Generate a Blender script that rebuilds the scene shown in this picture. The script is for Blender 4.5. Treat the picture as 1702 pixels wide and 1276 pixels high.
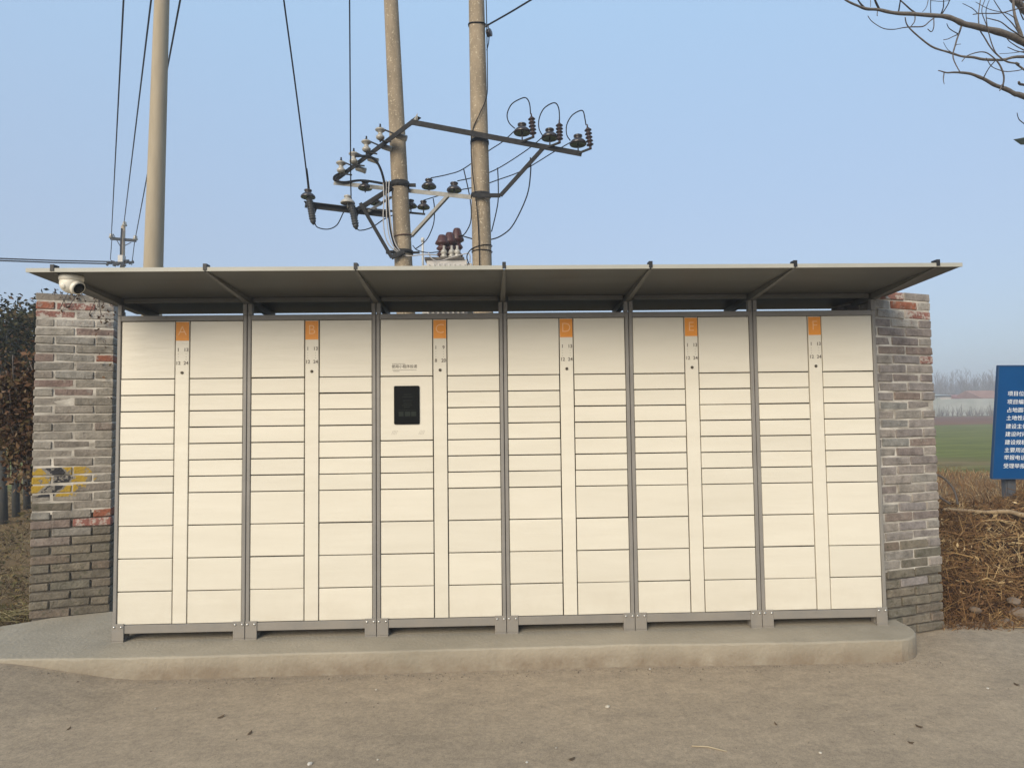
import bpy, bmesh, math, random
from mathutils import Vector, Matrix, Euler, noise as mnoise

R = math.radians
S = bpy.context.scene
COL = S.collection
random.seed(7)
for _o in list(bpy.data.objects):
    bpy.data.objects.remove(_o)

# ------------------------------------------------------------------ camera
CAM = Vector((-0.068, -4.132, 1.518))
YAW, PITCH, ROLL, FPX = 0.0294, 0.04795, -0.01268, 1060.0
FW = Vector((math.sin(YAW) * math.cos(PITCH), math.cos(YAW) * math.cos(PITCH), math.sin(PITCH)))
_r0 = Vector((math.cos(YAW), -math.sin(YAW), 0))
_u0 = _r0.cross(FW)
RT = _r0 * math.cos(ROLL) + _u0 * math.sin(ROLL)
UP = _u0 * math.cos(ROLL) - _r0 * math.sin(ROLL)
cam_d = bpy.data.cameras.new('camera')
cam = bpy.data.objects.new('camera', cam_d)
COL.objects.link(cam)
m3 = Matrix((RT, UP, -FW)).transposed()
cam.matrix_world = Matrix.Translation(CAM) @ m3.to_4x4()
cam_d.sensor_width = 36.0
cam_d.lens = 36.0 * FPX / 1702.0
cam_d.clip_start = 0.05
cam_d.clip_end = 3000
S.camera = cam

# ------------------------------------------------------------------ world + sun
SUN_EL, SUN_AZ = R(28), R(209)          # azimuth clockwise from +Y (behind the camera, to the left)
w = bpy.data.worlds.new("World")
S.world = w
w.use_nodes = True
nt = w.node_tree
nt.nodes.clear()
sky = nt.nodes.new('ShaderNodeTexSky')
sky.sky_type = 'NISHITA'
sky.sun_disc = False
sky.sun_elevation = SUN_EL
sky.sun_rotation = SUN_AZ
sky.air_density = 1.0
sky.dust_density = 1.6
sky.ozone_density = 2.0
bg = nt.nodes.new('ShaderNodeBackground')
bg.inputs['Strength'].default_value = 0.15
wo = nt.nodes.new('ShaderNodeOutputWorld')
veil = nt.nodes.new('ShaderNodeMix')          # thin even overcast veil, the same in every direction
veil.data_type = 'RGBA'
veil.inputs['Factor'].default_value = 0.80
wtc = nt.nodes.new('ShaderNodeTexCoord')
wsp = nt.nodes.new('ShaderNodeSeparateXYZ')
wrp = nt.nodes.new('ShaderNodeValToRGB')
nt.links.new(wtc.outputs['Generated'], wsp.inputs[0])
nt.links.new(wsp.outputs['Z'], wrp.inputs[0])
wrp.color_ramp.elements[0].position = 0.0
wrp.color_ramp.elements[0].color = (1.26, 1.50, 1.86, 1)
wrp.color_ramp.elements[1].position = 0.60
wrp.color_ramp.elements[1].color = (1.52, 2.26, 3.10, 1)
_e = wrp.color_ramp.elements.new(0.25)
_e.color = (1.42, 1.76, 2.30, 1)
nt.links.new(wrp.outputs[0], veil.inputs['B'])
nt.links.new(sky.outputs[0], veil.inputs['A'])
nt.links.new(veil.outputs['Result'], bg.inputs['Color'])
nt.links.new(bg.outputs[0], wo.inputs['Surface'])
sd = bpy.data.lights.new('sun', 'SUN')
sd.energy = 2.15
sd.angle = R(38)
sd.color = (1.0, 0.875, 0.69)
sun = bpy.data.objects.new('sun', sd)
COL.objects.link(sun)
to_sun = Vector((math.sin(SUN_AZ) * math.cos(SUN_EL), math.cos(SUN_AZ) * math.cos(SUN_EL), math.sin(SUN_EL)))
sun.rotation_euler = to_sun.to_track_quat('Z', 'Y').to_euler()
S.view_settings.view_transform = 'Standard'
S.view_settings.look = 'None'
S.view_settings.gamma = 1
S.view_settings.exposure = 1.0
S.view_settings.use_curve_mapping = False
S.render.engine = 'CYCLES'
S.cycles.max_bounces = 6
S.cycles.transparent_max_bounces = 16
S.cycles.volume_bounces = 0
S.cycles.use_denoising = True


def P(px, py, Y):
    """the point of the place that lies at depth Y behind picture position px, py of the photograph"""
    d = FW + RT * ((px - 851) / FPX) - UP * ((py - 638) / FPX)
    t = (Y - CAM.y) / d.y
    return CAM + d * t


# ------------------------------------------------------------------ materials
MATS = {}


def nd(t, kind, **kw):
    n = t.nodes.new(kind)
    for k, v in kw.items():
        setattr(n, k, v)
    return n


def mk(name, c1, c2=None, scale=6.0, rough=0.6, bump=0.0, bscale=60.0, metal=0.0, detail=6.0, spec=0.35,
       stretch=(1, 1, 1), rnd=0.0, coat=0.0, dirt=None, speck=None):
    """two-tone noise material on world position; rnd = how far each object differs in brightness"""
    if name in MATS:
        return MATS[name]
    m = bpy.data.materials.new(name)
    m.use_nodes = True
    t = m.node_tree
    b = t.nodes['Principled BSDF']
    b.inputs['Roughness'].default_value = rough
    b.inputs['Metallic'].default_value = metal
    b.inputs['Specular IOR Level'].default_value = spec
    if coat:
        b.inputs['Coat Weight'].default_value = coat
    g = nd(t, 'ShaderNodeNewGeometry')
    mp = nd(t, 'ShaderNodeMapping')
    mp.inputs['Scale'].default_value = stretch
    t.links.new(g.outputs['Position'], mp.inputs['Vector'])
    col = None
    if c2 is not None:
        n = nd(t, 'ShaderNodeTexNoise')
        n.inputs['Scale'].default_value = scale
        n.inputs['Detail'].default_value = detail
        n.inputs['Roughness'].default_value = 0.62
        t.links.new(mp.outputs[0], n.inputs['Vector'])
        r = nd(t, 'ShaderNodeValToRGB')
        r.color_ramp.elements[0].position = 0.32
        r.color_ramp.elements[1].position = 0.68
        r.color_ramp.elements[0].color = (*c1, 1)
        r.color_ramp.elements[1].color = (*c2, 1)
        t.links.new(n.outputs[0], r.inputs[0])
        col = r.outputs[0]
    else:
        b.inputs['Base Color'].default_value = (*c1, 1)
    if rnd:
        oi = nd(t, 'ShaderNodeObjectInfo')
        mr = nd(t, 'ShaderNodeMapRange')
        mr.inputs['To Min'].default_value = 1 - rnd
        mr.inputs['To Max'].default_value = 1 + rnd
        t.links.new(oi.outputs['Random'], mr.inputs['Value'])
        mx = nd(t, 'ShaderNodeVectorMath', operation='SCALE')
        if col is None:
            mx.inputs[0].default_value = c1
        else:
            t.links.new(col, mx.inputs[0])
        t.links.new(mr.outputs[0], mx.inputs['Scale'])
        col = mx.outputs[0]
    if speck:
        n5 = nd(t, 'ShaderNodeTexNoise')
        n5.inputs['Scale'].default_value = speck[1]
        n5.inputs['Detail'].default_value = 3
        t.links.new(g.outputs['Position'], n5.inputs['Vector'])
        m5 = nd(t, 'ShaderNodeMapRange')
        m5.inputs['From Min'].default_value = 0.60
        m5.inputs['From Max'].default_value = 0.68
        m5.inputs['To Max'].default_value = speck[2]
        t.links.new(n5.outputs[0], m5.inputs['Value'])
        ms = nd(t, 'ShaderNodeMix', data_type='RGBA')
        t.links.new(m5.outputs[0], ms.inputs['Factor'])
        t.links.new(col, ms.inputs['A'])
        ms.inputs['B'].default_value = (*speck[0], 1)
        col = ms.outputs['Result']
    if dirt:
        dc, z0, z1, amt = dirt
        sp_ = nd(t, 'ShaderNodeSeparateXYZ')
        t.links.new(g.outputs['Position'], sp_.inputs[0])
        m1 = nd(t, 'ShaderNodeMapRange', interpolation_type='SMOOTHSTEP')
        m1.inputs['From Min'].default_value = z0
        m1.inputs['From Max'].default_value = z1
        m1.inputs['To Min'].default_value = 1
        m1.inputs['To Max'].default_value = 0
        t.links.new(sp_.outputs['Z'], m1.inputs['Value'])
        n4 = nd(t, 'ShaderNodeTexNoise')
        n4.inputs['Scale'].default_value = 5
        n4.inputs['Detail'].default_value = 8
        n4.inputs['Roughness'].default_value = 0.7
        t.links.new(g.outputs['Position'], n4.inputs['Vector'])
        m2 = nd(t, 'ShaderNodeMapRange')
        m2.inputs['From Min'].default_value = 0.3
        m2.inputs['From Max'].default_value = 0.65
        m2.inputs['To Max'].default_value = amt
        t.links.new(n4.outputs[0], m2.inputs['Value'])
        q_ = nd(t, 'ShaderNodeMath', operation='MULTIPLY')
        t.links.new(m1.outputs[0], q_.inputs[0])
        t.links.new(m2.outputs[0], q_.inputs[1])
        mm = nd(t, 'ShaderNodeMix', data_type='RGBA')
        t.links.new(q_.outputs[0], mm.inputs['Factor'])
        t.links.new(col, mm.inputs['A'])
        mm.inputs['B'].default_value = (*dc, 1)
        col = mm.outputs['Result']
    if col is not None:
        t.links.new(col, b.inputs['Base Color'])
    if bump:
        n2 = nd(t, 'ShaderNodeTexNoise')
        n2.inputs['Scale'].default_value = bscale
        n2.inputs['Detail'].default_value = 5
        t.links.new(mp.outputs[0], n2.inputs['Vector'])
        bp = nd(t, 'ShaderNodeBump')
        bp.inputs['Strength'].default_value = min(1.0, bump)
        bp.inputs['Distance'].default_value = 0.01
        t.links.new(n2.outputs[0], bp.inputs['Height'])
        t.links.new(bp.outputs[0], b.inputs['Normal'])
    MATS[name] = m
    return m


DOOR = mk('cream_powder_coat', (0.625, 0.582, 0.482), (0.675, 0.632, 0.53), 2.5, 0.36, 0.12, 9, spec=0.45, rnd=0.03,
          stretch=(0.5, 1, 4), dirt=((0.36, 0.29, 0.2), 0.15, 0.62, 0.22))
STEEL = mk('grey_painted_steel', (0.20, 0.187, 0.168), (0.24, 0.225, 0.202), 5, 0.45, 0.03, 400, spec=0.45, dirt=((0.26, 0.21, 0.15), 0.12, 0.4, 0.4))
RIBM = mk('canopy_rib_paint', (0.115, 0.112, 0.10), (0.14, 0.136, 0.122), 5, 0.5)
LIPM = mk('canopy_edge_lit', (0.34, 0.335, 0.29), (0.39, 0.38, 0.33), 3, 0.45)  # same roof metal, with the light on its front edge put into the colour
ROOFM = mk('canopy_sheet_shaded', (0.078, 0.077, 0.067), (0.10, 0.098, 0.086), 3, 0.5, 0.02, 200, stretch=(0.3, 3, 3))  # darkened base colour carries the shade of the canopy underside
DARK = mk('black_plastic', (0.018, 0.018, 0.019), rough=0.5)
GAPM = mk('dark_interior', (0.014, 0.012, 0.010), rough=0.9, spec=0.1)
BOLT = mk('zinc_bolt', (0.62, 0.6, 0.56), rough=0.3, metal=0.9)
ORANGE = mk('orange_label', (0.72, 0.27, 0.035), (0.76, 0.30, 0.045), 20, 0.5)
LETTER = mk('pale_orange_letter', (0.86, 0.50, 0.24), rough=0.5)
INK = mk('grey_ink', (0.12, 0.10, 0.08), rough=0.6)
INKD = mk('dark_ink', (0.05, 0.035, 0.025), rough=0.6)
SCREEN = mk('screen_glass', (0.004, 0.0045, 0.004), rough=0.3, spec=0.12)
SCREEN2 = mk('screen_print', (0.02, 0.025, 0.02), rough=0.35, spec=0.12)
WHITEP = mk('white_plastic', (0.72, 0.68, 0.58), (0.76, 0.72, 0.63), 9, 0.4)
POLE = mk('pole_concrete', (0.19, 0.15, 0.10), (0.33, 0.262, 0.178), 7, 0.9, 0.9, 70, stretch=(1, 1, 0.3), detail=12, speck=((0.55, 0.47, 0.34), 34, 0.8))
POLE2 = mk('pole_concrete_pale', (0.29, 0.24, 0.165), (0.37, 0.31, 0.22), 5, 0.9, 0.15, 120, stretch=(1, 1, 0.15))
IRON = mk('dark_galvanised_iron', (0.012, 0.012, 0.012), (0.03, 0.028, 0.026), 14, 0.7, 0.2, 80, spec=0.2)
GALV = mk('weathered_zinc', (0.20, 0.195, 0.175), (0.30, 0.29, 0.265), 12, 0.6)
RUST = mk('rusty_strap', (0.07, 0.035, 0.022), (0.11, 0.06, 0.04), 30, 0.8)
PORC = mk('brown_porcelain', (0.022, 0.017, 0.016), (0.035, 0.026, 0.024), 8, 0.22, spec=0.6)
BUSH = mk('red_brown_bushing', (0.05, 0.02, 0.018), (0.075, 0.03, 0.026), 12, 0.35, spec=0.4)
WPORC = mk('white_porcelain', (0.26, 0.245, 0.21), (0.42, 0.395, 0.345), 10, 0.3, spec=0.6)
POLY = mk('arrester_rubber', (0.028, 0.017, 0.017), (0.045, 0.026, 0.025), 15, 0.5)
WIRE = mk('black_cable', (0.006, 0.006, 0.007), rough=0.7, spec=0.15)
WIREW = mk('pale_cable', (0.4, 0.38, 0.36), rough=0.6)
TANK = mk('transformer_grey', (0.42, 0.40, 0.37), (0.5, 0.475, 0.44), 6, 0.5)
TANKD = mk('transformer_cover', (0.07, 0.06, 0.05), (0.12, 0.1, 0.08), 14, 0.7)
BARK = mk('grey_bark', (0.10, 0.085, 0.072), (0.17, 0.145, 0.12), 30, 0.9, 0.5, 70)
TWIG = mk('twig_bark', (0.075, 0.062, 0.055), (0.12, 0.10, 0.085), 30, 0.9)
TRUNKD = mk('dark_bark', (0.035, 0.037, 0.036), (0.06, 0.058, 0.05), 20, 0.9)
SIGNB = mk('blue_sign_sheet', (0.003, 0.056, 0.18), (0.005, 0.068, 0.21), 3, 0.6, spec=0.1)
SIGNW = mk('white_lettering', (0.78, 0.8, 0.8), rough=0.6)
SIGNP = mk('sign_post_steel', (0.06, 0.065, 0.075), (0.09, 0.095, 0.105), 10, 0.5)
ALU = mk('aluminium_edge', (0.4, 0.42, 0.42), rough=0.45, metal=0.4)
WALLW = mk('whitewashed_wall', (0.27, 0.285, 0.25), (0.37, 0.38, 0.34), 0.5, 0.9, stretch=(1, 1, 3))
TILE = mk('red_roof_tiles', (0.26, 0.09, 0.065), (0.34, 0.14, 0.10), 1.2, 0.9)
HOUSEW = mk('pale_render', (0.5, 0.44, 0.38), (0.62, 0.56, 0.5), 0.8, 0.9)
STONE = mk('pale_pebble', (0.32, 0.28, 0.22), (0.5, 0.46, 0.38), 30, 0.9, rnd=0.3)
CHIP = mk('white_litter', (0.42, 0.39, 0.34), (0.5, 0.47, 0.41), 40, 0.8)
DLEAF = mk('dead_leaf', (0.05, 0.035, 0.022), (0.12, 0.08, 0.045), 40, 0.8, rnd=0.3)
FARWOOD = mk('far_twigs', (0.11, 0.095, 0.085), (0.16, 0.14, 0.12), 0.3, 0.9)


def brick_mat(name, cols, stain, stain_amt, paint_obj=None, red_wash=0.0):
    m = bpy.data.materials.new(name)
    m.use_nodes = True
    t = m.node_tree
    L = t.links
    b = t.nodes['Principled BSDF']
    b.inputs['Roughness'].default_value = 0.92
    b.inputs['Specular IOR Level'].default_value = 0.2
    oi = nd(t, 'ShaderNodeObjectInfo')
    rp = nd(t, 'ShaderNodeValToRGB')
    rp.color_ramp.interpolation = 'LINEAR'
    els = rp.color_ramp.elements
    while len(els) < len(cols):
        els.new(0.5)
    for i, c in enumerate(cols):
        els[i].position = i / max(1, len(cols) - 1)
        els[i].color = (*c, 1)
    L.new(oi.outputs['Random'], rp.inputs[0])
    g = nd(t, 'ShaderNodeNewGeometry')
    # offset the noise for each brick so that the grain does not run on across joints
    ad = nd(t, 'ShaderNodeVectorMath', operation='ADD')
    sc = nd(t, 'ShaderNodeVectorMath', operation='SCALE')
    cb = nd(t, 'ShaderNodeCombineXYZ')
    for k in range(3):
        L.new(oi.outputs['Random'], cb.inputs[k])
    L.new(cb.outputs[0], sc.inputs[0])
    sc.inputs['Scale'].default_value = 40
    L.new(g.outputs['Position'], ad.inputs[0])
    L.new(sc.outputs[0], ad.inputs[1])
    n = nd(t, 'ShaderNodeTexNoise')
    n.inputs['Scale'].default_value = 17
    n.inputs['Detail'].default_value = 7
    n.inputs['Roughness'].default_value = 0.7
    L.new(ad.outputs[0], n.inputs['Vector'])
    mr = nd(t, 'ShaderNodeMapRange')
    mr.inputs['From Min'].default_value = 0.3
    mr.inputs['From Max'].default_value = 0.7
    mr.inputs['To Min'].default_value = 0.68
    mr.inputs['To Max'].default_value = 1.45
    L.new(n.outputs[0], mr.inputs['Value'])
    mu = nd(t, 'ShaderNodeVectorMath', operation='SCALE')
    L.new(rp.outputs[0], mu.inputs[0])
    L.new(mr.outputs[0], mu.inputs['Scale'])
    col = mu.outputs[0]
    # blotches (lime, soot)
    n2 = nd(t, 'ShaderNodeTexNoise')
    n2.inputs['Scale'].default_value = 22
    n2.inputs['Detail'].default_value = 6
    n2.inputs['Roughness'].default_value = 0.75
    L.new(ad.outputs[0], n2.inputs['Vector'])
    th = nd(t, 'ShaderNodeMapRange')
    th.inputs['From Min'].default_value = 0.62 - stain_amt
    th.inputs['From Max'].default_value = 0.72 - stain_amt
    L.new(n2.outputs[0], th.inputs['Value'])
    mx = nd(t, 'ShaderNodeMix', data_type='RGBA')
    L.new(th.outputs[0], mx.inputs['Factor'])
    L.new(col, mx.inputs['A'])
    mx.inputs['B'].default_value = (*stain, 1)
    col = mx.outputs['Result']
    if paint_obj is not None:
        tc = nd(t, 'ShaderNodeTexCoord')
        tc.object = paint_obj
        sp = nd(t, 'ShaderNodeSeparateXYZ')
        L.new(tc.outputs['Object'], sp.inputs[0])

        def mt(op, a, bb=None, cl=False):
            q = nd(t, 'ShaderNodeMath', operation=op)
            q.use_clamp = cl
            for i, v in enumerate((a, bb)):
                if v is None:
                    continue
                if isinstance(v, (int, float)):
                    q.inputs[i].default_value = v
                else:
                    L.new(v, q.inputs[i])
            return q.outputs[0]
        nw = nd(t, 'ShaderNodeTexNoise')
        nw.inputs['Scale'].default_value = 16
        nw.inputs['Detail'].default_value = 6
        nw.inputs['Roughness'].default_value = 0.7
        L.new(tc.outputs['Object'], nw.inputs['Vector'])
        wob = mt('MULTIPLY', mt('SUBTRACT', nw.outputs[0], 0.5), 0.10)
        dz = mt('ABSOLUTE', mt('SUBTRACT', sp.outputs['Z'], 0.975))
        d = mt('ADD', mt('ADD', sp.outputs['X'], dz), wob)

        def band(v, a, c):
            return mt('MULTIPLY', mt('GREATER_THAN', v, a), mt('LESS_THAN', v, c))
        inz = band(sp.outputs['Z'], 0.845, 1.055)
        wear = mt('LESS_THAN', nw.outputs[0], 0.56)
        wear2 = mt('LESS_THAN', mt('ADD', nw.outputs[0], mt('MULTIPLY', sp.outputs['X'], 0.45)), 0.66)
        front = mt('LESS_THAN', sp.outputs['Y'], 0.02)
        base = mt('MULTIPLY', mt('MULTIPLY', inz, front), mt('MULTIPLY', wear, wear2))
        yel = mt('MULTIPLY', base, mt('ADD', band(d, -0.1, 0.125), band(d, 0.26, 0.40), True))
        blk = mt('MULTIPLY', base, band(d, 0.15, 0.245))
        m1 = nd(t, 'ShaderNodeMix', data_type='RGBA')
        L.new(yel, m1.inputs['Factor'])
        L.new(col, m1.inputs['A'])
        m1.inputs['B'].default_value = (0.36, 0.235, 0.035, 1)
        m2 = nd(t, 'ShaderNodeMix', data_type='RGBA')
        L.new(blk, m2.inputs['Factor'])
        L.new(m1.outputs['Result'], m2.inputs['A'])
        m2.inputs['B'].default_value = (0.035, 0.034, 0.036, 1)
        col = m2.outputs['Result']
    L.new(col, b.inputs['Base Color'])
    bp = nd(t, 'ShaderNodeBump')
    bp.inputs['Strength'].default_value = 0.9
    bp.inputs['Distance'].default_value = 0.008
    n3 = nd(t, 'ShaderNodeTexNoise')
    n3.inputs['Scale'].default_value = 70
    n3.inputs['Detail'].default_value = 6
    L.new(ad.outputs[0], n3.inputs['Vector'])
    L.new(n3.outputs[0], bp.inputs['Height'])
    L.new(bp.outputs[0], b.inputs['Normal'])
    return m


# ------------------------------------------------------------------ mesh builder
class MB:
    def __init__(s):
        s.v, s.f, s.sm = [], [], []

    def add(s, vs, fs, smooth=False):
        o = len(s.v)
        s.v += [tuple(v) for v in vs]
        s.f += [tuple(i + o for i in f) for f in fs]
        s.sm += [smooth] * len(fs)
        return s

    def box(s, x0, x1, y0, y1, z0, z1, M=None):
        vs = [Vector((x, y, z)) for z in (z0, z1) for y in (y0, y1) for x in (x0, x1)]
        if M is not None:
            vs = [M @ v for v in vs]
        return s.add(vs, [(0, 2, 3, 1), (4, 5, 7, 6), (0, 1, 5, 4), (2, 6, 7, 3), (0, 4, 6, 2), (1, 3, 7, 5)])

    def bbox(s, x0, x1, y0, y1, z0, z1, b=0.003):
        """box with its four long front edges chamfered (front = -y)"""
        vs = [(x0, y1, z0), (x1, y1, z0), (x1, y1, z1), (x0, y1, z1),
              (x0, y0 + b, z0), (x1, y0 + b, z0), (x1, y0 + b, z1), (x0, y0 + b, z1),
              (x0 + b, y0, z0 + b), (x1 - b, y0, z0 + b), (x1 - b, y0, z1 - b), (x0 + b, y0, z1 - b)]
        fs = [(0, 3, 2, 1), (8, 9, 10, 11)]
        for i in range(4):
            j = (i + 1) % 4
            fs.append((i, j, 4 + j, 4 + i))
            fs.append((4 + i, 4 + j, 8 + j, 8 + i))
        return s.add(vs, fs)

    def bar(s, a, b, wd, ht, up=(0, 0, 1)):
        """rectangular bar from a to b"""
        a, b = Vector(a), Vector(b)
        d = (b - a).normalized()
        up = Vector(up)
        sd_ = d.cross(up)
        if sd_.length < 1e-4:
            sd_ = d.cross(Vector((0, 1, 0)))
        sd_.normalize()
        u = sd_.cross(d).normalized()
        vs = []
        for p in (a, b):
            for i, j in ((-1, -1), (1, -1), (1, 1), (-1, 1)):
                vs.append(p + sd_ * (i * wd / 2) + u * (j * ht / 2))
        return s.add(vs, [(0, 3, 2, 1), (4, 5, 6, 7)] + [(i, (i + 1) % 4, 4 + (i + 1) % 4, 4 + i) for i in range(4)])

    def angle(s, a, b, wd, th=0.008, up=(0, 0, 1), flip=1):
        """L-section bar: one flange upright, one lying"""
        a, b = Vector(a), Vector(b)
        d = (b - a).normalized()
        sd_ = d.cross(Vector(up)).normalized() * flip
        u = Vector(up)
        s.bar(a, b, th, wd, up)
        off = sd_ * (wd / 2) + u * (wd / 2 - th / 2)
        s.bar(a + off, b + off, wd, th, up)
        return s

    def tube(s, pts, r, n=8, cap=True, smooth=True):
        pts = [Vector(p) for p in pts]
        if not isinstance(r, (list, tuple)):
            r = [r] * len(pts)
        ref = None
        rings = []
        for i, p in enumerate(pts):
            d = (pts[min(i + 1, len(pts) - 1)] - pts[max(i - 1, 0)])
            if d.length < 1e-9:
                d = Vector((0, 0, 1))
            d.normalize()
            if ref is None:
                ref = Vector((0, 0, 1)) if abs(d.z) < 0.9 else Vector((1, 0, 0))
            x = (ref - d * ref.dot(d)).normalized()
            y = d.cross(x)
            ref = x
            rings.append([p + x * (r[i] * math.cos(2 * math.pi * k / n)) + y * (r[i] * math.sin(2 * math.pi * k / n))
                          for k in range(n)])
        vs = [v for rg in rings for v in rg]
        fs = []
        for i in range(len(pts) - 1):
            for k in range(n):
                k2 = (k + 1) % n
                fs.append((i * n + k, i * n + k2, (i + 1) * n + k2, (i + 1) * n + k))
        if cap:
            fs.append(tuple(range(n))[::-1])
            fs.append(tuple((len(pts) - 1) * n + k for k in range(n)))
        return s.add(vs, fs, smooth)

    def lathe(s, base, axis, prof, n=16, smooth=True):
        """profile [(r, h)...] turned about axis through base"""
        axis = Vector(axis).normalized()
        ref = Vector((1, 0, 0)) if abs(axis.x) < 0.9 else Vector((0, 1, 0))
        x = (ref - axis * ref.dot(axis)).normalized()
        y = axis.cross(x)
        base = Vector(base)
        vs, fs = [], []
        for r, h in prof:
            for k in range(n):
                a = 2 * math.pi * k / n
                vs.append(base + axis * h + x * (r * math.cos(a)) + y * (r * math.sin(a)))
        for i in range(len(prof) - 1):
            for k in range(n):
                k2 = (k + 1) % n
                fs.append((i * n + k, i * n + k2, (i + 1) * n + k2, (i + 1) * n + k))
        fs.append(tuple(range(n))[::-1])
        fs.append(tuple((len(prof) - 1) * n + k for k in range(n)))
        return s.add(vs, fs, smooth)

    def mesh(s, name, mat):
        me = bpy.data.meshes.new(name)
        me.from_pydata(s.v, [], s.f)
        me.polygons.foreach_set('use_smooth', s.sm)
        if mat:
            me.materials.append(mat)
        me.update()
        return me

    def build(s, name, mat, parent=None, origin=None):
        """links the collected shapes as one object; points are in the parent's space"""
        if origin is not None:
            og = Vector(origin)
            s.v = [tuple(Vector(v) - og) for v in s.v]
        o = bpy.data.objects.new(name, s.mesh(name, mat))
        COL.objects.link(o)
        if parent:
            o.parent = parent
        if origin is not None:
            o.location = origin
        return o


def tag(o, label=None, cat=None, group=None, kind=None):
    if label:
        o['label'] = label
    if cat:
        o['category'] = cat
    if group:
        o['group'] = group
    if kind:
        o['kind'] = kind
    return o


def empty(name, loc, rz=0.0):
    o = bpy.data.objects.new(name, None)
    o.empty_display_size = 0.2
    COL.objects.link(o)
    o.location = loc
    o.rotation_euler = (0, 0, rz)
    return o


def link_copy(o, parent, loc=None, mat=None):
    c = o.copy()
    COL.objects.link(c)
    c.parent = parent
    if loc is not None:
        c.location = loc
    return c


def put(name, me, parent, loc=(0, 0, 0), rot=None, mat=None):
    o = bpy.data.objects.new(name, me)
    COL.objects.link(o)
    o.parent = parent
    o.location = loc
    if rot:
        o.rotation_euler = rot
    if mat:
        o.material_slots[0].link = 'OBJECT'
        o.material_slots[0].material = mat
    return o


def text_mesh(s, size, align='CENTER', bold=0.0, ext=0.0006):
    cu = bpy.data.curves.new('text', 'FONT')
    cu.body = s
    cu.size = size
    cu.align_x = align
    cu.align_y = 'CENTER'
    cu.extrude = ext
    cu.offset = bold
    cu.resolution_u = 3
    ob = bpy.data.objects.new('text', cu)
    COL.objects.link(ob)
    dg = bpy.context.evaluated_depsgraph_get()
    dg.update()
    me = bpy.data.meshes.new_from_object(ob.evaluated_get(dg))
    bpy.data.objects.remove(ob)
    bpy.data.curves.remove(cu)
    return me


def join_meshes(parts, name, mat):
    """parts: [(mesh, Matrix)] -> one mesh"""
    mb = MB()
    for me, M in parts:
        mb.add([M @ v.co for v in me.vertices], [tuple(p.vertices) for p in me.polygons])
    return mb.mesh(name, mat)


FACE = Matrix.Rotation(R(90), 4, 'X')      # turns a text lying in XY to stand up facing -Y


# ------------------------------------------------------------------ ground
def gz(x, y):
    """height of the natural ground"""
    if y < 0.3:
        h = -0.012
    else:
        h = -0.012 + min(1.0, (y - 0.3) / 0.8) * 0.035
    if y > 8:
        h += min(y - 8, 72) * 0.0092
    a = min(1.0, max(0.0, (y - 0.5) / 2.0))
    h += a * 0.05 * mnoise.noise((x * 0.7, y * 0.7, 0))
    if x > 2.6 and 0.3 < y < 12:
        h += 0.10 * min(1, (y - 0.3) / 2) * min(1, (12 - y) / 3) * min(1, (x - 2.6) / 1.0)
    if x < -3.0 and y > 0.4:
        h += 0.08 * min(1, (y - 0.4) / 3) * min(1.0, max(0, (12 - y) / 4))
    return h


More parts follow.
